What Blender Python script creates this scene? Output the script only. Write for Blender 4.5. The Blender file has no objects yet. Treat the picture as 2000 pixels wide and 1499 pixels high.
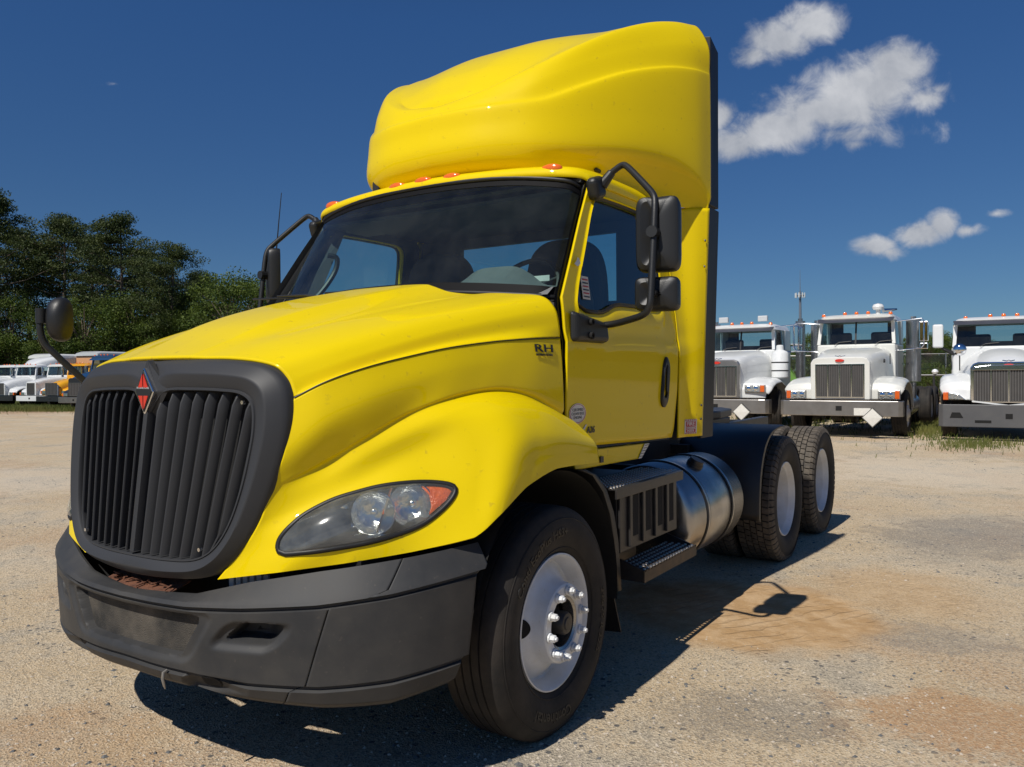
import bpy, bmesh, math, random
import numpy as np
from mathutils import Vector, Matrix
from mathutils.bvhtree import BVHTree

rnd = random.Random(7)
nrs = np.random.RandomState(11)
sc = bpy.context.scene
C = sc.collection
R = math.radians

# ---------------------------------------------------------------- camera
CAM = np.array([2.8694, -2.9105, 1.5042])
YAW, PIT, ROL = 0.57524, -0.010053, -0.007754
fw = np.array([-math.sin(YAW)*math.cos(PIT), math.cos(YAW)*math.cos(PIT), math.sin(PIT)])
rt = np.array([math.cos(YAW), math.sin(YAW), 0.0])
upv = np.cross(rt, fw)
rt2 = rt*math.cos(ROL)+upv*math.sin(ROL); up2 = -rt*math.sin(ROL)+upv*math.cos(ROL)
cd = bpy.data.cameras.new('camera'); cam = bpy.data.objects.new('camera', cd); C.objects.link(cam)
cd.sensor_width = 36; cd.lens = 1571.36/2000*36; cd.clip_start = .05; cd.clip_end = 4000
cam.matrix_world = Matrix(((rt2[0], up2[0], -fw[0], CAM[0]), (rt2[1], up2[1], -fw[1], CAM[1]), (rt2[2], up2[2], -fw[2], CAM[2]), (0, 0, 0, 1)))
sc.camera = cam
sc.render.resolution_x = 1024; sc.render.resolution_y = 767
sc.view_settings.view_transform = 'Standard'; sc.view_settings.look = 'None'
sc.view_settings.gamma = 1; sc.view_settings.exposure = 0; sc.view_settings.use_curve_mapping = False

# ---------------------------------------------------------------- sun and sky
SUN = Vector((-.046, -.638, .768)).normalized()
sd = bpy.data.lights.new('sun', 'SUN'); sd.energy = 4.4; sd.angle = R(.53); sd.color = (1, .955, .88)
so = bpy.data.objects.new('sun', sd); C.objects.link(so)
so.rotation_euler = SUN.to_track_quat('Z', 'Y').to_euler()

world = bpy.data.worlds.new('World'); sc.world = world; world.use_nodes = True
def build_world():
    nt = world.node_tree; N = nt.nodes; L = nt.links
    bg = N['Background']; bg.inputs[1].default_value = .052
    sky = N.new('ShaderNodeTexSky'); sky.sky_type = 'NISHITA'; sky.sun_disc = False
    sky.sun_elevation = math.asin(SUN.z); sky.sun_rotation = math.atan2(SUN.x, SUN.y)
    sky.altitude = 900; sky.air_density = .8; sky.dust_density = .08; sky.ozone_density = 3.5
    tc = N.new('ShaderNodeTexCoord')
    def math_(op, a, b=None, clamp=False):
        n = N.new('ShaderNodeMath'); n.operation = op; n.use_clamp = clamp
        for i, v in enumerate((a, b)):
            if v is None: continue
            if isinstance(v, (int, float)): n.inputs[i].default_value = v
            else: L.new(v, n.inputs[i])
        return n.outputs[0]
    def dot(v):
        n = N.new('ShaderNodeVectorMath'); n.operation = 'DOT_PRODUCT'; L.new(tc.outputs['Generated'], n.inputs[0]); n.inputs[1].default_value = v
        return n.outputs['Value']
    # a bearing in the sky: 28 deg right of the truck's nose line the clouds stand low over the yard
    A = np.array([-math.sin(.575), math.cos(.575), 0]); B = np.array([math.cos(.575), math.sin(.575), 0])
    a = math_('MAXIMUM', dot(A), .02)
    x = math_('DIVIDE', dot(B), a); y = math_('DIVIDE', dot((0, 0, 1)), a)
    cv = N.new('ShaderNodeCombineXYZ'); L.new(x, cv.inputs[0]); L.new(y, cv.inputs[1])
    nz = N.new('ShaderNodeTexNoise'); nz.inputs['Scale'].default_value = 22; nz.inputs['Detail'].default_value = 9; nz.inputs['Roughness'].default_value = .62
    nz.inputs['Distortion'].default_value = .35
    L.new(cv.outputs[0], nz.inputs['Vector'])
    nb = N.new('ShaderNodeTexNoise'); nb.inputs['Scale'].default_value = 9; nb.inputs['Detail'].default_value = 5
    L.new(cv.outputs[0], nb.inputs['Vector'])
    blobs = [(.335, .410, .045, .026, 1), (.375, .432, .042, .028, 1), (.305, .395, .03, .015, .8),
             (.445, .352, .085, .042, 1), (.395, .325, .09, .034, 1), (.335, .302, .075, .028, 1), (.285, .285, .05, .022, 1), (.262, .320, .02, .02, .8),
             (.478, .378, .050, .032, 1.05), (.515, .340, .035, .018, .8), (.53, .350, .018, .012, .6), (.41, .297, .10, .02, .6),
             (.430, .283, .028, .010, .55),
             (.452, .157, .030, .013, .95), (.505, .172, .036, .016, 1), (.538, .183, .024, .018, 1), (.565, .176, .022, .010, .8), (.603, .196, .018, .006, .6),
             (-.49, .365, .012, .004, .35), (.47, .150, .02, .010, .6)]
    acc = None
    for (bx, by, sx, sy, w) in blobs:
        dx = math_('DIVIDE', math_('SUBTRACT', x, bx), sx); dy = math_('DIVIDE', math_('SUBTRACT', y, by), sy)
        # slanted: towards the right they rise
        dy = math_('SUBTRACT', dy, math_('MULTIPLY', dx, .12))
        d = math_('SQRT', math_('ADD', math_('MULTIPLY', dx, dx), math_('MULTIPLY', dy, dy)))
        f = math_('MULTIPLY', math_('SUBTRACT', 1.32, d), w)
        acc = f if acc is None else math_('MAXIMUM', acc, f)
    dens = math_('ADD', acc, math_('MULTIPLY', math_('SUBTRACT', nz.outputs['Fac'], .5), 1.65))
    mr = N.new('ShaderNodeMapRange'); mr.interpolation_type = 'SMOOTHSTEP'; L.new(dens, mr.inputs[0])
    mr.inputs[1].default_value = .10; mr.inputs[2].default_value = .95; mr.inputs[3].default_value = 0; mr.inputs[4].default_value = .93
    sh = N.new('ShaderNodeMapRange'); L.new(math_('ADD', nb.outputs['Fac'], math_('MULTIPLY', nz.outputs['Fac'], .6)), sh.inputs[0])
    sh.inputs[1].default_value = .55; sh.inputs[2].default_value = 1.05
    cr = N.new('ShaderNodeMix'); cr.data_type = 'RGBA'; L.new(sh.outputs[0], cr.inputs[0])
    cr.inputs[6].default_value = (6.2, 6.7, 7.7, 1); cr.inputs[7].default_value = (12.2, 12.4, 12.9, 1)
    mx = N.new('ShaderNodeMix'); mx.data_type = 'RGBA'; L.new(mr.outputs[0], mx.inputs[0]); 
    tn = N.new('ShaderNodeMix'); tn.data_type = 'RGBA'; tn.blend_type = 'MULTIPLY'; tn.inputs[0].default_value = 1; L.new(sky.outputs[0], tn.inputs[6]); 
    el = N.new('ShaderNodeMapRange'); L.new(dot((0, 0, 1)), el.inputs[0]); el.inputs[1].default_value = .02; el.inputs[2].default_value = .40
    tm = N.new('ShaderNodeMix'); tm.data_type = 'RGBA'; L.new(el.outputs[0], tm.inputs[0]); tm.inputs[6].default_value = (.56, .72, .80, 1); tm.inputs[7].default_value = (.60, 1.06, 1.50, 1); L.new(tm.outputs[2], tn.inputs[7])
    L.new(tn.outputs[2], mx.inputs[6]); L.new(cr.outputs[2], mx.inputs[7])
    L.new(mx.outputs[2], bg.inputs[0])
build_world()

# ---------------------------------------------------------------- helpers
def tag(o, label=None, cat=None, group=None, kind=None):
    if label: o['label'] = label
    if cat: o['category'] = cat
    if group: o['group'] = group
    if kind: o['kind'] = kind
    return o
def mesh_obj(name, V, F, mat, parent=None, smooth=False, angle=None):
    me = bpy.data.meshes.new(name)
    me.from_pydata([tuple(map(float, v)) for v in V], [], [tuple(int(i) for i in f) for f in F]); me.update()
    if mat is not None: me.materials.append(mat)
    if smooth:
        me.polygons.foreach_set('use_smooth', [True]*len(me.polygons))
        if angle is not None: me.set_sharp_from_angle(angle=R(angle))
    o = bpy.data.objects.new(name, me); C.objects.link(o)
    if parent is not None: o.parent = parent
    return o
def empty(name, loc=(0, 0, 0), rz=0):
    o = bpy.data.objects.new(name, None); C.objects.link(o); o.location = loc; o.rotation_euler = (0, 0, rz); o.empty_display_size = .3
    return o
def copy_tree(o, parent=None):
    c = o.copy(); C.objects.link(c); c.parent = parent
    for ch in list(o.children): copy_tree(ch, c)
    return c
def mod_bevel(o, w, seg=2, ang=35):
    m = o.modifiers.new('bevel', 'BEVEL'); m.width = w; m.segments = seg; m.limit_method = 'ANGLE'; m.angle_limit = R(ang); m.harden_normals = False
    return o
def mod_solid(o, t, off=-1):
    m = o.modifiers.new('solid', 'SOLIDIFY'); m.thickness = t; m.offset = off; return o

def cr(pts, n, closed=False):
    """Catmull-Rom through pts, parameter uniform by station; n samples"""
    P = np.asarray(pts, float); k = len(P)
    if closed: T = np.linspace(0, k, n, endpoint=False)
    else: T = np.linspace(0, k-1, n)
    return cr_at(P, T, closed)
def cr_at(P, T, closed=False):
    k = len(P); out = np.zeros((len(T), P.shape[1]))
    for j, t in enumerate(T):
        i = int(math.floor(t)); i = min(i, k-2) if not closed else i; f = t-i
        if closed: a, b, c, d = P[(i-1) % k], P[i % k], P[(i+1) % k], P[(i+2) % k]
        else:
            b, c = P[i], P[i+1]
            a = P[i-1] if i > 0 else 2*b-c
            d = P[i+2] if i+2 < k else 2*c-b
        out[j] = .5*((2*b)+(-a+c)*f+(2*a-5*b+4*c-d)*f*f+(-a+3*b-3*c+d)*f**3)
    return out
def lin(pts, n):
    P = np.asarray(pts, float); T = np.linspace(0, len(P)-1, n)
    return np.stack([np.interp(T, range(len(P)), P[:, i]) for i in range(P.shape[1])], 1)
def poly_len(pts, n, closed=False):
    """resample by arc length"""
    P = np.asarray(pts, float)
    if closed: P = np.vstack([P, P[:1]])
    d = np.r_[0, np.cumsum(np.linalg.norm(np.diff(P, axis=0), axis=1))]
    T = np.linspace(0, d[-1], n, endpoint=not closed)
    return np.stack([np.interp(T, d, P[:, i]) for i in range(P.shape[1])], 1)
def grid_faces(nu, nv, closed_u=False, flip=False):
    F = []
    for j in range(nv-1):
        for i in range(nu if closed_u else nu-1):
            a = j*nu+i; b = j*nu+(i+1) % nu; c = (j+1)*nu+(i+1) % nu; d = (j+1)*nu+i
            F.append((a, d, c, b) if flip else (a, b, c, d))
    return F
def surf(rows, nu, nv, linrows=()):
    G = np.array([lin(r, nu) if i in linrows else cr(r, nu) for i, r in enumerate(rows)])  # rows x nu x 3
    out = np.zeros((nv, nu, 3))
    for i in range(nu): out[:, i] = cr(G[:, i], nv)
    return out
def from_grid(name, G, mat, parent, flip=False, closed_u=False, smooth=True, angle=None):
    nv, nu, _ = G.shape
    return mesh_obj(name, G.reshape(-1, 3), grid_faces(nu, nv, closed_u, flip), mat, parent, smooth, angle)

class MB:
    def __init__(s): s.V = []; s.F = []
    def add(s, V, F):
        o = len(s.V); s.V += [tuple(map(float, v)) for v in V]; s.F += [tuple(int(i)+o for i in f) for f in F]; return s
    def box(s, x0, x1, y0, y1, z0, z1):
        V = [(x, y, z) for z in (z0, z1) for y in (y0, y1) for x in (x0, x1)]
        return s.add(V, [(0, 2, 3, 1), (4, 5, 7, 6), (0, 1, 5, 4), (2, 6, 7, 3), (0, 4, 6, 2), (1, 3, 7, 5)])
    def obox(s, c, ax, ay, az):
        c, ax, ay, az = map(np.array, (c, ax, ay, az))
        V = [c+ax*i+ay*j+az*k for k in (-1, 1) for j in (-1, 1) for i in (-1, 1)]
        return s.add(V, [(0, 2, 3, 1), (4, 5, 7, 6), (0, 1, 5, 4), (2, 6, 7, 3), (0, 4, 6, 2), (1, 3, 7, 5)])
    def tube(s, pts, r, n=10, cap=True):
        P = np.asarray(pts, float); k = len(P); r = r if hasattr(r, '__len__') else [r]*k
        T = np.gradient(P, axis=0); T /= np.linalg.norm(T, axis=1)[:, None]+1e-9
        u = np.cross(T[0], (0, 0, 1)); 
        if np.linalg.norm(u) < .1: u = np.cross(T[0], (0, 1, 0))
        u /= np.linalg.norm(u); V = []
        for i in range(k):
            u = u-T[i]*(u@T[i]); u /= np.linalg.norm(u)+1e-9; w = np.cross(T[i], u)
            for a in range(n):
                th = 2*math.pi*a/n; V.append(P[i]+r[i]*(u*math.cos(th)+w*math.sin(th)))
        F = []
        for i in range(k-1):
            for a in range(n): F.append((i*n+a, i*n+(a+1) % n, (i+1)*n+(a+1) % n, (i+1)*n+a))
        if cap: F.append(tuple(range(n-1, -1, -1))); F.append(tuple((k-1)*n+a for a in range(n)))
        return s.add(V, F)
    def lathe(s, prof, axis='x', c=(0, 0, 0), n=48, close=False):
        """prof: list of (a, r) along axis"""
        V = []
        for a, r in prof:
            for k in range(n):
                th = 2*math.pi*k/n; q, w = r*math.cos(th), r*math.sin(th)
                V.append({'x': (c[0]+a, c[1]+q, c[2]+w), 'y': (c[0]+w, c[1]+a, c[2]+q), 'z': (c[0]+q, c[1]+w, c[2]+a)}[axis])
        F = []
        m = len(prof)
        for i in range(m-1+(1 if close else 0)):
            for k in range(n):
                j = (i+1) % m
                F.append((i*n+k, j*n+k, j*n+(k+1) % n, i*n+(k+1) % n))
        return s.add(V, F)
    def prism(s, poly, axis, a0, a1):
        """poly: 2d outline extruded along axis between a0 and a1"""
        def P(q, a): return {'x': (a, q[0], q[1]), 'y': (q[0], a, q[1]), 'z': (q[0], q[1], a)}[axis]
        n = len(poly); V = [P(q, a0) for q in poly]+[P(q, a1) for q in poly]
        F = [tuple(range(n)), tuple(range(2*n-1, n-1, -1))]+[(i, i+n, (i+1) % n+n, (i+1) % n) for i in range(n)]
        return s.add(V, F)
    def mirror(s):
        o = MB(); o.V = [(-x, y, z) for x, y, z in s.V]; o.F = [tuple(reversed(f)) for f in s.F]; return o
    def build(s, name, mat, parent=None, smooth=False, angle=35, bevel=0, seg=2):
        o = mesh_obj(name, s.V, s.F, mat, parent, smooth, angle if smooth else None)
        bm = bmesh.new(); bm.from_mesh(o.data); bmesh.ops.recalc_face_normals(bm, faces=bm.faces); bm.to_mesh(o.data); bm.free()
        if smooth: o.data.set_sharp_from_angle(angle=R(angle))
        if bevel: mod_bevel(o, bevel, seg)
        return o
def flipx(G): 
    H = np.array(G, float).copy(); H[..., 0] *= -1; return H

# ---------------------------------------------------------------- materials
def mat(name, col, rough=.5, metal=0, coat=0, coatr=.05, noise=0, nscale=8, ncol=None, bump=0, bscale=60, spec=.5, detail=5, dist=.02, dirt=0, dirtcol=(.25, .19, .12)):
    m = bpy.data.materials.new(name); m.use_nodes = True; nt = m.node_tree; N = nt.nodes; L = nt.links
    b = N['Principled BSDF']; b.inputs['Base Color'].default_value = (*col, 1); b.inputs['Roughness'].default_value = rough
    b.inputs['Metallic'].default_value = metal; b.inputs['Coat Weight'].default_value = coat; b.inputs['Coat Roughness'].default_value = coatr
    b.inputs['Specular IOR Level'].default_value = spec
    tc = N.new('ShaderNodeTexCoord')
    if noise or dirt:
        n = N.new('ShaderNodeTexNoise'); n.inputs['Scale'].default_value = nscale; n.inputs['Detail'].default_value = detail; n.inputs['Roughness'].default_value = .6
        L.new(tc.outputs['Object'], n.inputs['Vector'])
        mr = N.new('ShaderNodeMapRange'); L.new(n.outputs['Fac'], mr.inputs[0]); mr.inputs[1].default_value = .35; mr.inputs[2].default_value = .7
        mr.inputs[4].default_value = noise
        mx = N.new('ShaderNodeMix'); mx.data_type = 'RGBA'; L.new(mr.outputs[0], mx.inputs[0]); mx.inputs[6].default_value = (*col, 1)
        nc = ncol or tuple(c*.6 for c in col); mx.inputs[7].default_value = (*nc, 1)
        out = mx.outputs[2]
        if dirt:
            n2 = N.new('ShaderNodeTexNoise'); n2.inputs['Scale'].default_value = nscale*14; n2.inputs['Detail'].default_value = 3; L.new(tc.outputs['Object'], n2.inputs['Vector'])
            m2 = N.new('ShaderNodeMapRange'); L.new(n2.outputs['Fac'], m2.inputs[0]); m2.inputs[1].default_value = .66; m2.inputs[2].default_value = .78; m2.inputs[4].default_value = dirt
            x2 = N.new('ShaderNodeMix'); x2.data_type = 'RGBA'; L.new(m2.outputs[0], x2.inputs[0]); L.new(out, x2.inputs[6]); x2.inputs[7].default_value = (*dirtcol, 1)
            out = x2.outputs[2]
            ra = N.new('ShaderNodeMapRange'); L.new(n.outputs['Fac'], ra.inputs[0]); ra.inputs[3].default_value = max(0, rough-.06); ra.inputs[4].default_value = min(1, rough+.1)
            L.new(ra.outputs[0], b.inputs['Roughness'])
        L.new(out, b.inputs['Base Color'])
    if bump:
        n3 = N.new('ShaderNodeTexNoise'); n3.inputs['Scale'].default_value = bscale; n3.inputs['Detail'].default_value = 4; L.new(tc.outputs['Object'], n3.inputs['Vector'])
        bp = N.new('ShaderNodeBump'); bp.inputs['Strength'].default_value = bump; bp.inputs['Distance'].default_value = dist
        L.new(n3.outputs['Fac'], bp.inputs['Height']); L.new(bp.outputs[0], b.inputs['Normal'])
    return m
def glass_mat(name, tint, amount=.75, rough=.02, dirt=.05, base=(.02, .025, .03)):
    """thin tinted pane: part see-through, fresnel reflection, a dusty film"""
    m = bpy.data.materials.new(name); m.use_nodes = True; nt = m.node_tree; N = nt.nodes; L = nt.links
    N.remove(N['Principled BSDF']); out = N['Material Output']
    tr = N.new('ShaderNodeBsdfTransparent'); tr.inputs[0].default_value = (*tint, 1)
    gl = N.new('ShaderNodeBsdfGlossy'); gl.inputs['Roughness'].default_value = rough; gl.inputs[0].default_value = (1, 1, 1, 1)
    df = N.new('ShaderNodeBsdfDiffuse'); df.inputs[0].default_value = (.45, .47, .45, 1)
    fr = N.new('ShaderNodeFresnel'); gg = N.new('ShaderNodeNewGeometry'); im = N.new('ShaderNodeMapRange'); L.new(gg.outputs['Backfacing'], im.inputs[0]); im.inputs[3].default_value = 1.5; im.inputs[4].default_value = 1/1.5; L.new(im.outputs[0], fr.inputs[0])
    a = N.new('ShaderNodeMixShader'); L.new(fr.outputs[0], a.inputs[0]); L.new(tr.outputs[0], a.inputs[1]); L.new(gl.outputs[0], a.inputs[2])
    tc = N.new('ShaderNodeTexCoord'); n = N.new('ShaderNodeTexNoise'); n.inputs['Scale'].default_value = 5; n.inputs['Detail'].default_value = 8; n.inputs['Roughness'].default_value = .7
    L.new(tc.outputs['Object'], n.inputs['Vector'])
    mr = N.new('ShaderNodeMapRange'); L.new(n.outputs['Fac'], mr.inputs[0]); mr.inputs[1].default_value = .4; mr.inputs[2].default_value = .75; mr.inputs[3].default_value = dirt*.3; mr.inputs[4].default_value = dirt
    b = N.new('ShaderNodeMixShader'); L.new(mr.outputs[0], b.inputs[0]); L.new(a.outputs[0], b.inputs[1]); L.new(df.outputs[0], b.inputs[2])
    L.new(b.outputs[0], out.inputs[0]); return m
Y_ = mat('yellow_paint', (.76, .565, .0), rough=.5, coat=.45, coatr=.03, noise=.10, nscale=2.2, ncol=(.68, .49, .0), dirt=.42, dirtcol=(.40, .27, .03), bump=.035, bscale=3, dist=.03, spec=.08)
PLAS = mat('grey_plastic', (.036, .037, .040), rough=.5, noise=.35, nscale=4, ncol=(.040, .040, .041), bump=.08, bscale=420, dist=.002, spec=.3)
PLAS2 = mat('bumper_plastic', (.031, .032, .034), rough=.55, noise=.9, nscale=4.5, ncol=(.058, .055, .051), bump=.12, bscale=380, dist=.002, dirt=.3, dirtcol=(.12, .10, .08), spec=.3)
LIP = mat('dusty_bumper_lip', (.052, .050, .048), rough=.7, noise=.9, nscale=9, ncol=(.12, .10, .08), bump=.2, bscale=300, dist=.002)
BLK = mat('black_plastic', (.012, .012, .013), rough=.45, noise=.4, nscale=10, ncol=(.02, .02, .02), bump=.1, bscale=300, dist=.002)
MIR = mat('mirror_plastic', (.012, .0125, .013), rough=.45, bump=.25, bscale=260, dist=.002)
BLKM = mat('black_frame_metal', (.016, .017, .020), rough=.4, noise=.6, nscale=12, ncol=(.05, .042, .035), bump=.2, bscale=120, dist=.003)
VOID = mat('dark_inner_liner', (.006, .006, .006), rough=.9, noise=.5, nscale=20, ncol=(.012, .011, .01))
RUB = mat('rubber_seal', (.007, .007, .008), rough=.5, noise=.2, nscale=20)
def tyre_mat(name, a, b, sc_=7):
    return mat(name, a, rough=.75, noise=.8, nscale=sc_, ncol=b, bump=.25, bscale=90, dist=.004, spec=.35)
TYRE = tyre_mat('tyre_rubber', (.016, .015, .014), (.045, .037, .030))
TYRE2 = tyre_mat('dusty_tyre_tread', (.06, .052, .043), (.17, .14, .105), 12)
WHT = mat('white_wheel_paint', (.74, .76, .78), rough=.32, noise=.7, nscale=7, ncol=(.58, .56, .50), dirt=.55, dirtcol=(.30, .22, .14))
WHTO = mat('white_rusty_wheel', (.66, .66, .64), rough=.4, noise=.5, nscale=7, ncol=(.42, .36, .28))
CHR = mat('chrome', (.75, .76, .78), rough=.08, metal=1)
ALU = mat('brushed_tank_metal', (.46, .45, .44), rough=.27, metal=.95, noise=.6, nscale=5, ncol=(.22, .21, .19), bump=.06, bscale=200, dist=.002)
STEEL = mat('bumper_steel', (.40, .38, .36), rough=.3, metal=.9, noise=.6, nscale=4, ncol=(.28, .26, .24))
ORG = mat('amber_lens', (.85, .16, .01), rough=.15, coat=1, noise=.3, nscale=60, ncol=(.6, .08, 0))
AMB = mat('amber_turn_lens', (.75, .13, .01), rough=.2, coat=1, noise=.5, nscale=40, ncol=(.5, .05, 0), bump=.3, bscale=120)
RED = mat('red_enamel', (.62, .035, .02), rough=.25, coat=.6, noise=.15, nscale=30)
LENSBLK = mat('headlight_dark_housing', (.030, .031, .033), rough=.28, noise=.7, nscale=7, ncol=(.10, .10, .10), coat=.5)
REFL = mat('headlight_reflector', (.80, .81, .78), rough=.2, metal=1, bump=.35, bscale=45, dist=.01)
RUST = mat('rusty_iron', (.16, .06, .028), rough=.8, noise=.8, nscale=25, ncol=(.07, .03, .02), bump=.4, bscale=80)
SEAT = mat('seat_fabric', (.022, .022, .025), rough=.85, noise=.3, nscale=30)
DASH = mat('dashboard', (.16, .165, .165), rough=.65, noise=.3, nscale=20, bump=.05, bscale=200)
CABIN = mat('cab_lining', (.045, .046, .05), rough=.8, noise=.3, nscale=9)
PAPER = mat('sticker_paper', (.72, .70, .64), rough=.6, noise=.3, nscale=25)
REDP = mat('red_print', (.45, .03, .05), rough=.5)
WPR = mat('white_print', (.75, .74, .70), rough=.5)
INK = mat('black_print', (.015, .015, .018), rough=.4)
SILV = mat('silver_print', (.55, .56, .56), rough=.35)
WS = glass_mat('windscreen_glass', (.66, .82, .80), dirt=.035)
DG = glass_mat('door_glass', (.70, .84, .82), dirt=.02)
RG = glass_mat('rear_window_glass', (.70, .84, .84), dirt=.02)
LENS = glass_mat('headlight_lens', (.92, .93, .92), rough=.10, dirt=.27)
MIRG = mat('mirror_glass', (.85, .87, .9), rough=.02, metal=1)

# ---------------------------------------------------------------- ground
def S(t): t = np.clip(t, 0, 1); return t*t*(3-2*t)
def gz(x, y):
    dx, dy = x-CAM[0], y-CAM[1]
    de = dx*(-math.sin(YAW))+dy*math.cos(YAW); la = dx*math.cos(YAW)+dy*math.sin(YAW)
    return .14*S((de-9)/9)*S((la-1)/5)*(1-S((de-90)/200)) - .28*S((de-18)/30)*S((-la-2)/12)*(1-S((de-140)/300))
def gp(u, d, dz=0):
    """a spot on the yard: lateral position u*d/1571 and depth d as surveyed from the tripod"""
    la = (u-1000)/1571.36*d
    x = CAM[0]-math.sin(YAW)*d+math.cos(YAW)*la; y = CAM[1]+math.cos(YAW)*d+math.sin(YAW)*la
    return (float(x), float(y), float(gz(x, y)+dz))

def ground_material():
    m = bpy.data.materials.new('gravel_yard'); m.use_nodes = True; nt = m.node_tree; N = nt.nodes; L = nt.links
    b = N['Principled BSDF']; b.inputs['Roughness'].default_value = .92; b.inputs['Specular IOR Level'].default_value = .2
    g = N.new('ShaderNodeNewGeometry'); P = g.outputs['Position']
    def noise(s, d=6, r=.6, dist=0, vec=None):
        n = N.new('ShaderNodeTexNoise'); n.inputs['Scale'].default_value = s; n.inputs['Detail'].default_value = d; n.inputs['Roughness'].default_value = r; n.inputs['Distortion'].default_value = dist
        L.new(vec or P, n.inputs['Vector']); return n.outputs['Fac']
    def mr(v, a, b_, c=0, d=1, smooth=True):
        n = N.new('ShaderNodeMapRange'); L.new(v, n.inputs[0]); n.inputs[1].default_value = a; n.inputs[2].default_value = b_; n.inputs[3].default_value = c; n.inputs[4].default_value = d
        if smooth: n.interpolation_type = 'SMOOTHSTEP'
        return n.outputs[0]
    def mth(op, a, b_):
        n = N.new('ShaderNodeMath'); n.operation = op
        for i, v in enumerate((a, b_)):
            if isinstance(v, (int, float)): n.inputs[i].default_value = v
            else: L.new(v, n.inputs[i])
        return n.outputs[0]
    def mix(f, a, b_):
        n = N.new('ShaderNodeMix'); n.data_type = 'RGBA'; L.new(f, n.inputs[0])
        for i, v in ((6, a), (7, b_)):
            if isinstance(v, tuple): n.inputs[i].default_value = (*v, 1)
            else: L.new(v, n.inputs[i])
        return n.outputs[2]
    def ell(cx, cy, sx, sy, rot=0):
        mp = N.new('ShaderNodeMapping'); mp.vector_type = 'TEXTURE'; mp.inputs[1].default_value = (cx, cy, 0); mp.inputs[2].default_value = (0, 0, rot); mp.inputs[3].default_value = (sx, sy, 1e3)
        L.new(P, mp.inputs[0]); ln = N.new('ShaderNodeVectorMath'); ln.operation = 'LENGTH'; L.new(mp.outputs[0], ln.inputs[0]); return ln.outputs['Value']
    tan = (.50, .37, .22); pale = (.58, .465, .32); grey = (.33, .29, .23); sand = (.40, .24, .105); dark = (.12, .105, .095); red = (.42, .25, .13)
    c = mix(mr(noise(.55, 5), .38, .66), tan, pale)
    c = mix(mth('MULTIPLY', mr(noise(1.1, 7, .68), .48, .64), .85), c, grey)
    c = mix(mth('MULTIPLY', mr(noise(.42, 5, .65), .50, .64), .6), c, red)
    # fine grit
    v1 = N.new('ShaderNodeTexVoronoi'); v1.inputs['Scale'].default_value = 105; L.new(P, v1.inputs['Vector'])
    sep = N.new('ShaderNodeSeparateColor'); L.new(v1.outputs['Color'], sep.inputs[0])
    c1 = mix(mr(sep.outputs[0], .0, 1, 0, .6, False), c, (.74, .63, .46))
    c1 = mix(mth('MULTIPLY', mr(sep.outputs[1], .74, .82), .5), c1, (.17, .15, .125))
    v2 = N.new('ShaderNodeTexVoronoi'); v2.inputs['Scale'].default_value = 24; L.new(P, v2.inputs['Vector'])
    s2 = N.new('ShaderNodeSeparateColor'); L.new(v2.outputs['Color'], s2.inputs[0])
    chip = mth('MULTIPLY', mth('MULTIPLY', mr(s2.outputs[0], .82, .84), mr(v2.outputs['Distance'], .36, .28)), mr(noise(1.1, 7, .68), .42, .58))
    c1 = mix(mth('MULTIPLY', chip, .9), c1, (.10, .10, .10))
    wob0 = mth('MULTIPLY', mth('SUBTRACT', noise(2.2, 8, .8), .5), 3.4)
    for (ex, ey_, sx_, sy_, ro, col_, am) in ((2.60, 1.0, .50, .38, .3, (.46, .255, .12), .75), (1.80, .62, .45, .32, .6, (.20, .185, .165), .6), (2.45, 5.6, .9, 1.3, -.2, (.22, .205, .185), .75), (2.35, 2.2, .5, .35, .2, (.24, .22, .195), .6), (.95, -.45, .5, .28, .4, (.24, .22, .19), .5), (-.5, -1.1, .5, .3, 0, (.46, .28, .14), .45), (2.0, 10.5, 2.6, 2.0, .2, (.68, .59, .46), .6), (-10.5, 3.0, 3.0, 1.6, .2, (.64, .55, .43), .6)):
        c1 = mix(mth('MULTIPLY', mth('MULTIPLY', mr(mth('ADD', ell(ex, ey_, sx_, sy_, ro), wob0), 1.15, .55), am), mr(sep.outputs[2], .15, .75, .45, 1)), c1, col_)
    # smooth sandy patch beside the truck and tyre scuffs in it
    wob = mth('MULTIPLY', mth('SUBTRACT', noise(1.6, 4), .5), 1.1)
    sf = mr(mth('ADD', ell(1.35, 2.2, 1.05, .95, .35), wob), 1.05, .6)
    sf2 = mr(mth('ADD', ell(2.05, 3.1, .75, .9, .1), wob), 1.1, .4)
    smask = mth('MAXIMUM', sf, mth('MULTIPLY', sf2, .55))
    sandc = mix(mr(noise(5, 6, .7), .4, .65), sand, (.52, .35, .19))
    c1 = mix(mth('MULTIPLY', smask, .9), c1, sandc)
    wv = N.new('ShaderNodeTexWave'); wv.wave_type = 'BANDS'; wv.inputs['Scale'].default_value = 3.4; wv.inputs['Distortion'].default_value = 7.0; wv.inputs['Detail'].default_value = 2.5; wv.inputs['Detail Scale'].default_value = .8
    mp = N.new('ShaderNodeMapping'); mp.inputs[2].default_value = (0, 0, .55); L.new(P, mp.inputs[0]); L.new(mp.outputs[0], wv.inputs['Vector'])
    wl = mth('MULTIPLY', mth('MULTIPLY', mr(wv.outputs['Fac'], .80, .97), smask), mr(noise(2.3, 3), .45, .6))
    c1 = mix(mth('MULTIPLY', wl, .14), c1, (.22, .14, .08))
    # grass and dirt far out
    far = N.new('ShaderNodeVectorMath'); far.operation = 'LENGTH'; L.new(P, far.inputs[0])
    gm = mr(mth('ADD', far.outputs['Value'], mth('MULTIPLY', mth('SUBTRACT', noise(.12, 6, .7), .5), 16)), 47, 50)
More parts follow.
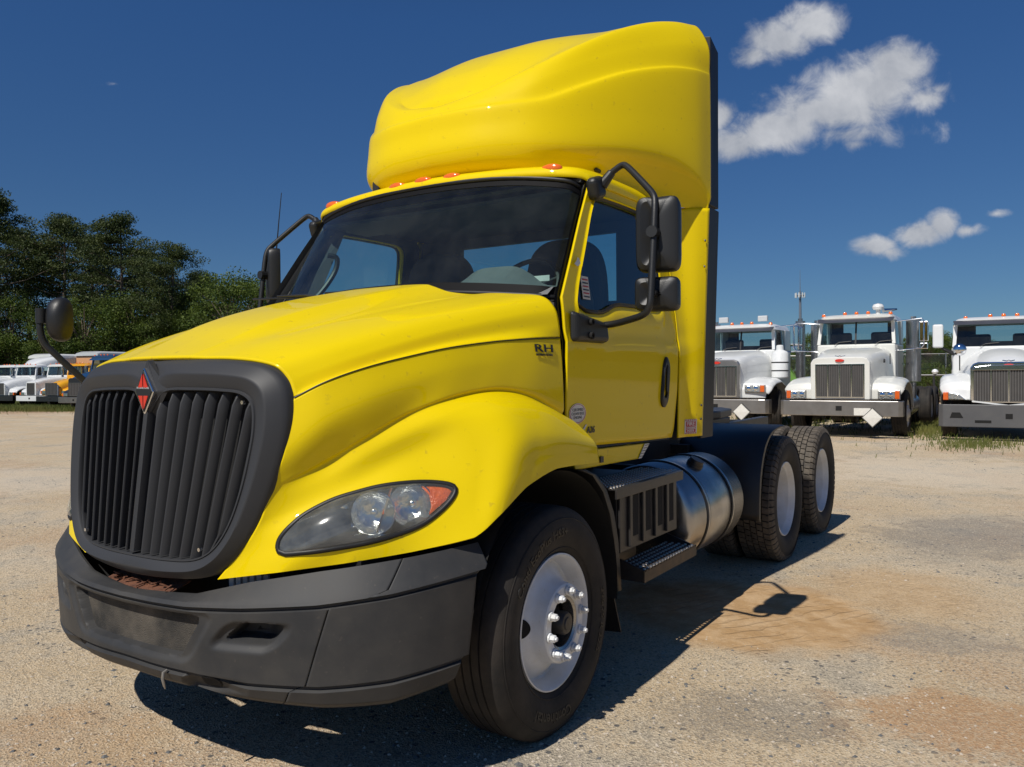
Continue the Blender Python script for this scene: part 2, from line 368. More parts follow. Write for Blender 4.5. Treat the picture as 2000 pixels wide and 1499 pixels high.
    c1 = mix(mth('MULTIPLY', mr(mth('ADD', far.outputs['Value'], mth('MULTIPLY', mth('SUBTRACT', noise(.1, 4), .5), 20)), 36, 50), .55), c1, (.36, .20, .12))
    c1 = mix(gm, c1, mix(mr(noise(.9, 6), .4, .62), (.075, .10, .025), (.17, .17, .05)))
    L.new(c1, b.inputs['Base Color'])
    rough = mth('SUBTRACT', 1, mth('MULTIPLY', smask, .75))
    h = mth('ADD', mth('MULTIPLY', v1.outputs['Distance'], .5), mth('MULTIPLY', noise(130, 4, .7), .8))
    h = mth('ADD', mth('MULTIPLY', h, rough), mth('MULTIPLY', noise(7, 5), 1.6))
    h = mth('SUBTRACT', h, mth('MULTIPLY', wl, .8))
    bp = N.new('ShaderNodeBump'); bp.inputs['Strength'].default_value = .8; bp.inputs['Distance'].default_value = .013; L.new(h, bp.inputs['Height']); L.new(bp.outputs[0], b.inputs['Normal'])
    return m
GROUND = ground_material()
def build_ground():
    def axis(lo, hi): 
        a = list(np.arange(-6, 26, .5)); s = .6; x = 26
        while x < hi: x += s; s *= 1.25; a.append(x)
        s = .6; x = -6
        while x > lo: x -= s; s *= 1.25; a.insert(0, x)
        return np.array(a)
    xs = axis(-1500, 1500); ys = axis(-1500, 1500)
    X, Yy = np.meshgrid(xs, ys); Z = gz(X, Yy)
    Z = Z+.006*np.sin(X*1.7+.6*np.sin(Yy))*np.cos(Yy*1.3)*(np.hypot(X-1, Yy-1) > 5)
    G = np.stack([X, Yy, Z], -1)
    o = from_grid('ground', G, GROUND, None, smooth=True); tag(o, kind='structure')
build_ground()

# loose stones lying on the yard (uncountable)
def build_stones():
    base = np.array([(1, 0, 0), (-.9, .1, 0), (.1, 1, 0), (0, -.95, .05), (.1, .1, .62), (.35, -.3, .45)])
    F0 = [(0, 2, 4), (2, 1, 4), (1, 3, 5), (1, 5, 4), (3, 0, 5), (5, 0, 4)]
    for (name, n, mcol, smin, smax, seed) in (('pale_stones', 15000, mat('pale_stone', (.52, .45, .36), rough=.9, noise=.6, nscale=6, ncol=(.36, .30, .23)), .003, .011, 3),
                                              ('dark_stones', 4200, mat('dark_stone', (.15, .15, .145), rough=.85, noise=.7, nscale=6, ncol=(.07, .07, .075)), .004, .015, 4)):
        rs = np.random.RandomState(seed); V = []; F = []
        k = 0
        while k < n:
            d = 2.6+rs.rand()**1.6*14; u = rs.uniform(-150, 2150)
            x, y, z = gp(u, d)
            cl = math.sin(x*2.1+1.3*math.sin(y*1.7))*math.cos(y*1.9+x*.4)
            if name == 'dark_stones' and cl < rs.uniform(-.4, .9): continue
            if ((x-1.6)/1.5)**2+((y-2.3)/1.0)**2 < rs.uniform(.4, 1.6): continue
            if name == 'pale_stones' and rs.rand() > .55+.45*cl: continue
            s = smin+(smax-smin)*rs.rand()**2.6; th = rs.rand()*6.3; c_, s_ = math.cos(th), math.sin(th)
            b = base*(s*rs.uniform(.6, 1.3, 3)); b = np.stack([b[:, 0]*c_-b[:, 1]*s_+x, b[:, 0]*s_+b[:, 1]*c_+y, b[:, 2]+z+.0005], 1)
            o = len(V); V += b.tolist(); F += [(a+o, b_+o, c+o) for a, b_, c in F0]; k += 1
        o = mesh_obj(name, V, F, mcol, None); tag(o, {'pale_stones': 'pale tan gravel scattered over the sunlit truck yard', 'dark_stones': 'dark grey gravel chips scattered in patches over the yard'}[name], 'gravel', kind='stuff')
build_stones()

# ================================================================ THE YELLOW TRUCK
T = empty('semi_truck'); tag(T, 'bright yellow day cab tractor with black grille and tall roof fairing in the foreground', 'truck')

# ---- hood (centre panel and two side panels with the wheel-arch bulge)
rowC = [(.66, -.93, 1.43), (.745, -.855, 1.487), (.822, -.73, 1.537), (.885, -.568, 1.578), (.938, -.378, 1.615), (.978, -.151, 1.643), (1.008, 0, 1.656), (1.032, .15, 1.666), (1.052, .30, 1.673)]
rowH = [(0.656, -0.97, 1.25), (0.755, -0.865, 1.34), (0.838, -0.745, 1.415), (0.905, -0.585, 1.475), (0.958, -0.4, 1.525), (0.995, -0.19, 1.55), (1.022, -0.02, 1.555), (1.045, 0.13, 1.545), (1.062, 0.303, 1.52)]
rowJ = [(0.614, -1.002, 1.1), (0.714, -0.84, 1.182), (0.814, -0.726, 1.269), (0.887, -0.604, 1.344), (0.955, -0.468, 1.398), (0.995, -0.285, 1.432), (1.022, -0.117, 1.438), (1.048, 0.06, 1.408), (1.068, 0.306, 1.32)]
rowJ2 = [(0.602, -1.012, 1.055), (0.724, -0.846, 1.138), (0.828, -0.722, 1.225), (0.92, -0.597, 1.298), (1.004, -0.46, 1.357), (1.062, -0.29, 1.395), (1.088, -0.118, 1.402), (1.105, 0.065, 1.374), (1.11, 0.312, 1.297)]
rowK = [(0.583, -1.026, 0.995), (0.738, -0.865, 1.074), (0.85, -0.71, 1.157), (0.953, -0.566, 1.233), (1.058, -0.438, 1.299), (1.13, -0.295, 1.342), (1.152, -0.12, 1.35), (1.162, 0.07, 1.325), (1.155, 0.33, 1.255)]
rowL = [(0.548, -1.044, 0.93), (0.759, -0.926, 0.99), (0.892, -0.762, 1.053), (0.997, -0.59, 1.118), (1.109, -0.44, 1.192), (1.19, -0.31, 1.245), (1.203, -0.12, 1.262), (1.208, 0.07, 1.245), (1.198, 0.355, 1.2)]
rowM1 = [(0.492, -1.063, 0.86), (0.74, -0.977, 0.898), (0.892, -0.834, 0.933), (1.015, -0.664, 0.968), (1.133, -0.501, 1.028), (1.206, -0.37, 1.11), (1.214, -0.17, 1.165), (1.216, 0.05, 1.175), (1.208, 0.368, 1.155)]
rowM = [(0.428, -1.085, 0.785), (0.677, -1.017, 0.828), (0.857, -0.881, 0.854), (1.01, -0.708, 0.878), (1.166, -0.537, 0.918), (1.21, -0.43, 0.99), (1.218, -0.26, 1.072), (1.218, -0.03, 1.118), (1.212, 0.37, 1.107)]
NU, NV = 200, 112
rowJ0 = [tuple(np.array(a)*.80+np.array(b)*.20) for a, b in zip(rowJ, rowH)]
rowJ = [(a[0]-.008*min(1, i/2), a[1], a[2]) for i, a in enumerate(rowJ)]
GS = surf([rowC, rowH, rowJ0, rowJ, rowJ2, rowK, rowL, rowM1, rowM], NU, NV, linrows=())
# straight run along the bottom edge up to the arch corner
seg = lin(rowM, NU); 
for j in range(NV-14, NV):
    t = S((j-(NV-14))/13.); GS[j] = GS[j]*(1-t)+(seg*.5+cr(rowM, NU)*.5)*t
hood_bvh = BVHTree.FromPolygons([tuple(v) for v in GS.reshape(-1, 3)], grid_faces(NU, NV))
def on_hood(y, z, dflt=None):
    h = hood_bvh.ray_cast(Vector((2.2, y, z)), Vector((-1, 0, 0)))
    return h[0], h[1]
# headlamp outline as (y, z) on the flank, pointed inboard low, high outboard
HLO = [(-1.006, 0.906), (-0.994, 0.943), (-0.968, 0.981), (-0.923, 1.022), (-0.854, 1.063), (-0.786, 1.088), (-0.718, 1.106), (-0.647, 1.113), (-0.583, 1.111), (-0.54, 1.1), (-0.533, 1.081), (-0.558, 1.046), (-0.606, 1.004), (-0.666, 0.966), (-0.746, 0.939), (-0.833, 0.919), (-0.911, 0.907), (-0.976, 0.896), (-1.003, 0.89)]
HLP = poly_len(cr(HLO, 200, closed=True), 110, closed=True)
def inside(poly, pts):
    x, y = pts[:, 0], pts[:, 1]; c = np.zeros(len(pts), bool); j = len(poly)-1
    for i in range(len(poly)):
        xi, yi = poly[i]; xj, yj = poly[j]
        m = ((yi > y) != (yj > y)) & (x < (xj-xi)*(y-yi)/(yj-yi+1e-12)+xi); c ^= m; j = i
    return c
HLC = HLP.mean(0)
def hood_pt(y, z, off=0):
    h, n = on_hood(y, z)
    if h is None:
        # walk towards the lamp centre until the flank is met
        for k in range(1, 12):
            f = 1-.02*k; h, n = on_hood(HLC[0]+(y-HLC[0])*f, HLC[1]+(z-HLC[1])*f)
            if h is not None: break
    if n.x < 0 or n.y > .9: n = -n
    return np.array(h)+np.array(n)*off
def side_panel(sgn):
    G = GS.copy(); F = grid_faces(NU, NV); V = G.reshape(-1, 3)
    q = V[np.array(F)].mean(1)[:, 1:]; ins = inside(HLC+(HLP-HLC)*.998, q) & (V[np.array(F)].mean(1)[:, 1] < -.4)
    F = [f for f, i in zip(F, ins) if not i]
    V = V*np.array([sgn, 1, 1])
    if sgn > 0: F = [tuple(reversed(f)) for f in F]
    o = mesh_obj('hood_side_panel', V, F, Y_, T, True)
    bm = bmesh.new(); bm.from_mesh(o.data)
    bmesh.ops.delete(bm, geom=[v for v in bm.verts if not v.link_faces], context='VERTS'); bmesh.ops.recalc_face_normals(bm, faces=bm.faces)
    f0 = max(bm.faces, key=lambda f: abs(f.calc_center_median().x))
    if f0.normal.x*sgn < 0: bmesh.ops.reverse_faces(bm, faces=bm.faces)
    bm.to_mesh(o.data); bm.free(); o.data.polygons.foreach_set('use_smooth', [True]*len(o.data.polygons))
    mod_solid(o, .014); return o
side_panel(1); side_panel(-1)

def headlamp(sgn):
    """lens with bulge, rubber seal, dark bowl, two reflectors, divider fin, amber corner"""
    n = len(HLP); sx = np.array([sgn, 1, 1])
    rings = [1.0, .93, .82, .68, .5, .3, .12]; V = []; F = []
    for k, f in enumerate(rings):
        for p in HLP:
            q = HLC+(p-HLC)*f; V.append(hood_pt(q[0], q[1], .004+.030*(1-f**3))*sx)
    for k in range(len(rings)-1):
        for i in range(n): F.append((k*n+i, k*n+(i+1) % n, (k+1)*n+(i+1) % n, (k+1)*n+i))
    F.append(tuple((len(rings)-1)*n+i for i in range(n)))
    lens = mesh_obj('headlight', V, F, LENS, T, True)
    # seal
    path = np.array([hood_pt(p[0], p[1], .0) for p in HLP])*sx
    m = MB(); P = np.vstack([path, path[:1]]); m.tube(P, .0105, 8, cap=False); m.build('lamp_seal', RUB, lens, True, 60)
    # bowl
    V = []; F = []
    ctr = hood_pt(HLC[0], HLC[1])
    inn = np.array([-.34, .50, -.02])   # inward direction of the lamp body
    inn = inn/np.linalg.norm(inn)
    prof = [(1.0, .003), (.95, .03), (.90, .06), (.75, .085), (.4, .105), (.1, .11)]
    for f, d in prof:
        for p in HLP:
            q = HLC+(p-HLC)*f; V.append((hood_pt(q[0], q[1])+inn*d)*sx)
    for k in range(len(prof)-1):
        for i in range(n): F.append((k*n+i, k*n+(i+1) % n, (k+1)*n+(i+1) % n, (k+1)*n+i))
    F.append(tuple((len(prof)-1)*n+i for i in range(n)))
    lh = mesh_obj('lamp_housing', V, F, LENSBLK, lens, True); lh.data.materials.append(REFL)
    for pl in lh.data.polygons:
        if pl.center[1] > -.770: pl.material_index = 1
    # reflectors: shallow dishes facing out of the lamp
    def dish(y, z, r, dep, lift, name='reflector'):
        c = hood_pt(y, z)+inn*lift; w = -inn; u = np.cross(w, (0, 0, 1)); u /= np.linalg.norm(u); v = np.cross(u, w)
        V = []; F = []; nn = 28; pr = [(1.05, -.006), (1.0, .0), (.93, -.012), (.8, -.028), (.6, -.045), (.38, -.056), (.2, -.06), (.18, -.03), (.10, -.022)]
        for rr, dd in pr:
            for a in range(nn):
                th = 2*math.pi*a/nn; V.append((c+w*(dd*dep/.06)+r*rr*(u*math.cos(th)+v*math.sin(th)))*sx)
        for k in range(len(pr)-1):
            for a in range(nn): F.append((k*nn+a, k*nn+(a+1) % nn, (k+1)*nn+(a+1) % nn, (k+1)*nn+a))
        F.append(tuple((len(pr)-1)*nn+a for a in range(nn)))
        return mesh_obj(name, V, F, REFL, lens, True, 50)
    dish(-.789, 1.013, .078, .05, .042)
    dish(-.672, 1.035, .080, .05, .036)
    # divider fin
    m = MB(); a = hood_pt(-0.705, 1.1)+inn*.012; b = hood_pt(-0.796, 0.951)+inn*.012
    t = np.array([.0, .012, 0]); m.add([x*sx for x in (a, b, b+inn*.07, a+inn*.07, a+t, b+t, b+t+inn*.07, a+t+inn*.07)], [(0, 1, 2, 3), (4, 7, 6, 5), (0, 4, 5, 1), (3, 2, 6, 7), (0, 3, 7, 4), (1, 5, 6, 2)])
    m.build('lamp_divider', CHR, lens)
    # amber corner: region of the outline beyond y > -.70
    pts = [(-0.62, 1.099), (-0.587, 1.1), (-0.553, 1.091), (-0.544, 1.078), (-0.568, 1.047), (-0.613, 1.012), (-0.633, 0.997), (-0.616, 1.028), (-0.608, 1.067)]
    c0 = np.mean(pts, 0); V = []; F = []
    pp = poly_len(pts, 40, True)
    for f, lift in ((1, .012), (.95, .006), (.5, .002)):
        for p in pp:
            q = c0+(p-c0)*f; V.append((hood_pt(q[0], q[1])+inn*lift*.6)*sx)
    for p in pp: V.append((hood_pt(p[0], p[1])+inn*.05)*sx)
    k = 40
    for r in range(2):
        for i in range(k): F.append((r*k+i, r*k+(i+1) % k, (r+1)*k+(i+1) % k, (r+1)*k+i))
    F.append(tuple(2*k+i for i in range(k)))
    for i in range(k): F.append((i, (i+1) % k, 3*k+(i+1) % k, 3*k+i))
    mesh_obj('turn_signal', V, F, AMB, lens, True, 40)
headlamp(1); headlamp(-1)

# ---- hood centre panel
def yl(y0, y1, n, prof): # stations along y with height profile
    return [y0+(y1-y0)*i/(n-1) for i in range(n)]
tt = np.linspace(0, 1, 9)
def hoodrow(x0, y0, z0, x1, y1, z1, bow=.13, lift=None):
    out = []
    for t in tt:
        g = t+bow*4*t*(1-t)*(1-.35*t)
        x = x0+(x1-x0)*(t**.8); y = y0+(y1-y0)*t; z = z0+(z1-z0)*g
        if lift: z += lift*S((t-.10)/.22)
        out.append((x, y, z))
    return out
hr = [hoodrow(0, -1.035, 1.587, 0, .27, 1.955, lift=.020), hoodrow(.10, -1.03, 1.587, .15, .27, 1.954, lift=.020), hoodrow(.18, -1.025, 1.586, .29, .27, 1.946, lift=.022), hoodrow(.205, -1.02, 1.585, .335, .275, 1.940, lift=.017),
      hoodrow(.235, -1.015, 1.584, .43, .28, 1.922, lift=.003), hoodrow(.26, -1.01, 1.583, .56, .285, 1.908, lift=-.004), hoodrow(.38, -.99, 1.580, .68, .29, 1.902),
      hoodrow(.50, -.965, 1.568, .80, .295, 1.892), hoodrow(.585, -.945, 1.545, .955, .30, 1.872, bow=.12), hoodrow(.632, -.932, 1.50, 1.025, .30, 1.815, bow=.13), hoodrow(.655, -.93, 1.455, 1.048, .30, 1.735, bow=.17)]
hr.append([(a[0]-.001, a[1], a[2]+.005) for a in rowC])
GH = surf(hr, 120, 110)
full = np.concatenate([GH[::-1], flipx(GH)[1:]], 0)
o = from_grid('hood', full, Y_, T); 
bm = bmesh.new(); bm.from_mesh(o.data); bmesh.ops.recalc_face_normals(bm, faces=bm.faces)
if sum(f.normal.z for f in bm.faces) < 0: bmesh.ops.reverse_faces(bm, faces=bm.faces)
bm.to_mesh(o.data); bm.free(); mod_solid(o, .014)

for s_ in (1, -1):
    m = MB(); m.tube([(s_*(a[0]+.001), a[1]-.001, a[2]+.001) for a in cr(rowC, 60)], .0022, 6); m.build('hood_seam', RUB, T, True)
# ---- grille surround, slats, emblem
def yg(x, z): return -1.064-(1.45-z)*.124+.19*x*x
OU = [(0, 1.578), (.07, 1.578), (.16, 1.577), (.30, 1.574), (.44, 1.566), (.56, 1.545), (.635, 1.49), (.663, 1.40), (.661, 1.28), (.625, 1.12), (.583, 1.00), (.54, .915), (.478, .84), (.39, .79), (.25, .768), (0, .757)]
IN = [(0, 1.352), (.05, 1.412), (.105, 1.452), (.25, 1.456), (.39, 1.452), (.48, 1.442), (.53, 1.405), (.544, 1.32), (.535, 1.22), (.517, 1.11), (.485, 1.0), (.44, .92), (.385, .873), (.31, .850), (.18, .842), (0, .840)]
def loop(P): return [tuple(p) for p in P]+[(-x, z) for x, z in P[-2:0:-1]]
OUa = np.array(loop(OU)); INa = np.array(loop(IN)); n = len(OUa)
Np = 180; To = np.linspace(0, n, Np, endpoint=False)
CO = cr_at(OUa, To, True); CI = cr_at(INa, To, True)
kk = (np.abs(CI[:, 0]) < .06) & (CI[:, 1] > 1.2); CI[kk, 1] = np.interp(np.abs(CI[kk, 0]), [0, .05, .105], [1.352, 1.412, 1.452])
rings = []
for f, dy, sc_ in ((0, .12, .0), (0, .042, .002), (.012, .030, 0), (.04, .022, 0), (.12, .012, 0), (.40, -.014, 0), (.45, -.018, 0), (.50, -.017, 0), (.86, .0, 0), (.89, .002, 0), (.91, -.003, 0), (.97, -.003, 0), (.995, .002, 0), (1.0, .012, 0), (1.03, .085, 0)):
    p = CO+(CI-CO)*f
    dd_ = dy if dy > 0 else dy*(.3+.7*S(np.abs(p[:, 0])/.2))
    rings.append(np.stack([p[:, 0], yg(p[:, 0], p[:, 1])+dd_, p[:, 1]], 1))
G = np.array(rings)
V = G.reshape(-1, 3); F = []
for j in range(len(rings)-1):
    for i in range(Np): F.append((j*Np+i, (j+1)*Np+i, (j+1)*Np+(i+1) % Np, j*Np+(i+1) % Np))
o = mesh_obj('grille_surround', V, F, PLAS, T, True, 50)
def half_in(z):  # opening half width at height z
    P = np.array(IN[6:14]); return np.interp(z, P[::-1, 1], P[::-1, 0])
def top_in(x):
    P = np.array(IN[0:7]); return np.interp(abs(x), P[:, 0], P[:, 1])
def bot_in(x):
    P = np.array(IN[11:16])[::-1]; return np.interp(abs(x), P[:, 0], P[:, 1])
for k in range(1, 9):
    for s_ in (1, -1):
        fr = (k-.05)/8.45; V = []; 
        x_mid = fr*.47
        zt = top_in(fr*.53)-.004; zb = bot_in(fr*.40)+.006
        zs = np.linspace(zb, zt, 16)
        ext = []
        for z in zs:
            hw = np.interp(z, [.845, .90, 1.0, 1.2, 1.33, 1.45], [.40, .428, .485, .534, .544, .53])
            x = min(fr*np.interp(z, [.84, 1.45], [.452, .556]), hw-.012-.01*(8-k)*0); y = yg(x, z)
            # blade section: rounded nose at the front, swept back and outwards
            top = S((z-(zt-.02))/.02); a = .30
            nose = np.array([x, y+.004+top*.012]); d = np.array([math.sin(a), math.cos(a)]); nn = np.array([math.cos(a), -math.sin(a)])
            sec = [nose+nn*.0055, nose-d*.004, nose-nn*.0055, nose-nn*.0035+d*.036, nose+nn*.0035+d*.036]
            V += [(q[0]*s_, q[1], z) for q in sec]
        F = []
        for i in range(15):
            for a_ in range(5): F.append((i*5+a_, i*5+(a_+1) % 5, (i+1)*5+(a_+1) % 5, (i+1)*5+a_))
        F += [tuple(range(5)), tuple(75+a_ for a_ in range(5))]
        m = MB(); m.add(V, F); m.build('grille_slat', PLAS, T, True, 60)
m = MB(); V = []
for z in np.linspace(.85, 1.40, 16):
    w = .018; y = yg(0, z)-.004
    V += [(-w, y+.02, z), (-w*.7, y-.002, z), (0, y-.008, z), (w*.7, y-.002, z), (w, y+.02, z), (w, y+.07, z), (-w, y+.07, z)]
F = []
for i in range(15):
    for a_ in range(7): F.append((i*7+a_, i*7+(a_+1) % 7, (i+1)*7+(a_+1) % 7, (i+1)*7+a_))
m.add(V, F); m.build('grille_centre_bar', PLAS, T, True, 50)
m = MB(); m.add([(x, yg(x, z)+.10, z) for z in (.80, 1.0, 1.2, 1.5) for x in (-.6, -.3, 0, .3, .6)], grid_faces(5, 4)); m.build('radiator_screen', VOID, T)
for i, (x, z) in enumerate(((.502, 1.415), (.368, .890), (-.368, .890))):
    m = MB(); m.lathe([(-.012, .001), (-.012, .007), (0, .008)], 'y', (x, yg(x, z)+.002, z), 10); m.build('grille_screw', CHR, T)

def text_mesh(txt, size, extrude=.0008, align='CENTER', spacing=1.0, bold=0):
    cu = bpy.data.curves.new('t', 'FONT'); cu.body = txt; cu.size = size; cu.extrude = extrude; cu.align_x = align; cu.align_y = 'CENTER'; cu.space_character = spacing; cu.offset = bold; cu.resolution_u = 3
    ob = bpy.data.objects.new('t', cu); me = bpy.data.meshes.new_from_object(ob)
    V = np.array([v.co[:] for v in me.vertices]); F = [tuple(p.vertices) for p in me.polygons]
    bpy.data.objects.remove(ob); bpy.data.curves.remove(cu); bpy.data.meshes.remove(me); return V, F
def put_text(name, txt, size, m_, parent, org, ux, uy, extrude=.0008, sx=1.0, bold=0, align='CENTER', xf=None, shear=0):
    V, F = text_mesh(txt, size, extrude, align, bold=bold)
    org, ux, uy = np.array(org), np.array(ux, float), np.array(uy, float); uz = np.cross(ux, uy)
    P = org+np.outer(V[:, 0]*sx+shear*V[:, 1], ux)+np.outer(V[:, 1], uy)+np.outer(V[:, 2], uz)
    if xf is not None: P = xf(P, V[:, 2])
    return mesh_obj(name, P, F, m_, parent)
# emblem
def diamond(hw, hh, y0, y1, cz=1.453):
    m = MB(); m.prism([(hw, cz), (0, cz+hh), (-hw, cz), (0, cz-hh)], 'y', y0, y1); return m
ey = -1.076
# raised peak of plastic behind the badge
m = MB(); V = [(.115, -1.058, 1.46), (0, -1.045, 1.576), (-.115, -1.058, 1.46), (0, -1.050, 1.335), (.062, ey+.003, 1.453), (0, ey+.003, 1.575), (-.062, ey+.003, 1.453), (0, ey+.003, 1.361)]
m.add(V, [(0, 1, 5, 4), (1, 2, 6, 5), (2, 3, 7, 6), (3, 0, 4, 7), (4, 5, 6, 7)]); m.build('emblem_mount', PLAS, T, bevel=.004)
emb = diamond(.060, .092, ey-.010, ey+.006).build('emblem', CHR, T, bevel=.003)
diamond(.051, .078, ey-.0125, ey-.009).build('emblem_field', BLK, emb)
for sg in (1, -1):
    for s2 in (1, -1):
        m = MB(); z0 = 1.453+sg*.016
        m.prism([(s2*.003, z0), (s2*.031, z0), (s2*.003, 1.453+sg*.068)], 'y', ey-.0145, ey-.012); m.build('emblem_segment', RED, emb)
put_text('emblem_lettering', 'INTERNATIONAL', .0115, SILV, emb, (0, ey-.0137, 1.467), (1, 0, 0), (0, 0, 1), .0006, .9)

# ---- bumper
PLC = np.array([(0, -1.19), (.2, -1.182), (.4, -1.152), (.6, -1.097), (.8, -1.01), (.95, -.915), (1.07, -.79), (1.145, -.65), (1.19, -.49)])
pc = cr(PLC, 200); dd = np.r_[0, np.cumsum(np.linalg.norm(np.diff(pc, axis=0), axis=1))]; LT = dd[-1]
def plan(t): # t = arc length (signed) -> x, y, nx, ny
    a = abs(t); x = np.interp(a, dd, pc[:, 0]); y = np.interp(a, dd, pc[:, 1])
    e = .01; x2 = np.interp(min(a+e, LT), dd, pc[:, 0]); y2 = np.interp(min(a+e, LT), dd, pc[:, 1]); x1 = np.interp(max(a-e, 0), dd, pc[:, 0]); y1 = np.interp(max(a-e, 0), dd, pc[:, 1])
    tx, ty = x2-x1, y2-y1; l = math.hypot(tx, ty)+1e-9; nx, ny = ty/l, -tx/l
    s_ = 1 if t >= 0 else -1
    return x*s_, y, nx*s_, ny
def ztab(x, tab): return float(np.interp(abs(x), [0, .35, .58, .83, 1.03, 1.19], tab))
ZT = (.706, .728, .786, .832, .862, .885); ZC = (.690, .692, .706, .727, .758, .797); ZG = (.462, .452, .440, .440, .458, .495); ZB = (.395, .388, .372, .360, .366, .410)
def sdbox(x, z, cx, cz, hx, hz, r, shear=0):
    x = x-cx-shear*(z-cz); z = z-cz
    qx = np.abs(x)-hx+r; qz = np.abs(z)-hz+r
    return np.minimum(np.maximum(qx, qz), 0)+np.hypot(np.maximum(qx, 0), np.maximum(qz, 0))-r
def bumper_profile(x, v):
    """v 0..1 top to bottom -> (offset outward, z)"""
    zt, zc, zg, zb = (ztab(x, a) for a in (ZT, ZC, ZG, ZB))
    P = [(-.080, zt-.05), (-.068, zt-.003), (-.058, zt), (-.004, min(zc+.018, zt)), (.004, zc+.004), (-.012, zc-.002), (-.012, zc-.010), (.0, zc-.016), (-.004, (zc+zg)/2), (-.012, zg+.008), (-.026, zg+.002), (-.026, zg-.006), (-.012, zg-.014), (-.030, zb+.02), (-.055, zb), (-.13, zb-.006)]
    k = v*(len(P)-1); i = min(int(k), len(P)-2); f = k-i
    return P[i][0]*(1-f)+P[i+1][0]*f, P[i][1]*(1-f)+P[i+1][1]*f, i+f
Vs = []
for i in range(15): Vs += list(np.linspace(i, i+1, {2: 6, 7: 22, 8: 22, 12: 10, 13: 4}.get(i, 2), endpoint=False))
Vs.append(15); Vs = np.array(Vs)/15
def tcut(k): return float(np.interp(k, [0, 2, 4.5, 9, 12, 15], [1.175, 1.165, 1.01, .815, .755, .69]))
def tend(k): return float(np.interp(k, [0, 3, 9, 15], [LT, LT, LT-.085, LT-.16]))
def bpoint(t, v):
    x, y, nx, ny = plan(t); off, z, k = bumper_profile(x, v)
    if 6.5 < k < 14.6:
        ax = abs(x); dep = 0  # pockets pressed into the face
        d = sdbox(ax, z, 0, .585, .41-.9*(max(0, .655-z))*.75, .082, .035)        # central intake
        dep = max(dep, .075*S((-d)/.014))
        brow = sdbox(ax, z, 0, .585, .47-.65*(max(0, .66-z)), .105, .05); dep = max(dep, .012*S((-brow)/.03))
        d = sdbox(ax, z, .622, .622, .092, .040, .028, 1.1); dep = max(dep, .095*S((-d)/.016)*S((.75-ax)/.12))    # lamp pocket
        d2 = sdbox(ax, z, .60, .608, .13, .060, .05, .9); dep = max(dep, .018*S((-d2)/.035))
        d = sdbox(ax, z, .455, .418, .15, .040, .036, .35); dep = max(dep, .036*S((-d)/.030)*S((.62-ax)/.20))     # tow hook pocket
        off -= dep
    return (x+nx*off, y+ny*off, z)
def bumper_part(name, tf, n, m_, flip=False):
    G = np.array([[bpoint(t, v) for t in tf(v*15, n)] for v in Vs])
    o = from_grid(name, G, m_, T, flip=flip, smooth=True, angle=40); 
    bm = bmesh.new(); bm.from_mesh(o.data); bmesh.ops.recalc_face_normals(bm, faces=bm.faces)
    f0 = min(bm.faces, key=lambda f: f.calc_center_median().y)
    if f0.normal.y > 0: bmesh.ops.reverse_faces(bm, faces=bm.faces)
    bm.to_mesh(o.data); bm.free(); o.data.set_sharp_from_angle(angle=R(40)); mod_solid(o, .006); return o
bump = bumper_part('bumper', lambda k, n: np.linspace(-tcut(k), tcut(k), n), 300, PLAS2)
bumper_part('bumper_end', lambda k, n: np.linspace(tcut(k)+.004, tend(k), n), 70, PLAS2)
bumper_part('bumper_end', lambda k, n: np.linspace(-tend(k), -tcut(k)-.004, n), 70, PLAS2)
# intake screen: dusty perforated plate set in the opening
def intake():
    V = []; xs = np.linspace(-.40, .40, 40); zs = np.linspace(.51, .665, 9)
    for z in zs:
        hw = .41-.68*max(0, .655-z)
        for x in np.linspace(-hw, hw, 40): 
            t = np.interp(abs(x), pc[:, 0], dd); _, y, _, _ = plan(t); V.append((x, y+.052, z))
    o = mesh_obj('intake_screen', V, grid_faces(40, 9), mat('dusty_mesh', (.022, .021, .019), rough=.85, noise=.9, nscale=5, ncol=(.13, .11, .085), bump=.8, bscale=260, dist=.006), T, True)
intake()
for s_ in (1, -1):
    m = MB(); m.add([(s_*.55, -1.012, .607), (s_*.66, -.970, .615), (s_*.69, -.955, .655), (s_*.58, -1.0, .648)], [(0, 1, 2, 3)]); m.build('lamp_pocket_back', VOID, T)
m = MB(); m.tube([(.245, -1.165, .452), (.245, -1.180, .446), (.247, -1.184, .425), (.250, -1.180, .400), (.252, -1.178, .388)], [.004, .006, .006, .005, .002], 8); m.build('bumper_cotter', mat('worn_steel', (.3, .28, .25), rough=.5, metal=.7), T, True)
for s_ in (1, -1):
    V = []
    for k in range(20):
        a = 2*math.pi*k/20; t_ = s_*(.425+.045*abs(math.cos(a))**.6*math.copysign(1, math.cos(a))); zt_ = .421+.021*abs(math.sin(a))**.6*math.copysign(1, math.sin(a))
        vs = np.linspace(7.2/15, 14.5/15, 60); pts = [bpoint(t_, v) for v in vs]; j = int(np.argmin([abs(p[2]-zt_) for p in pts])); p = pts[j]; V.append((p[0], p[1]-.004, p[2]))
    m = MB(); m.add(V, [tuple(range(20))]); m.build('tow_hole', VOID, T)
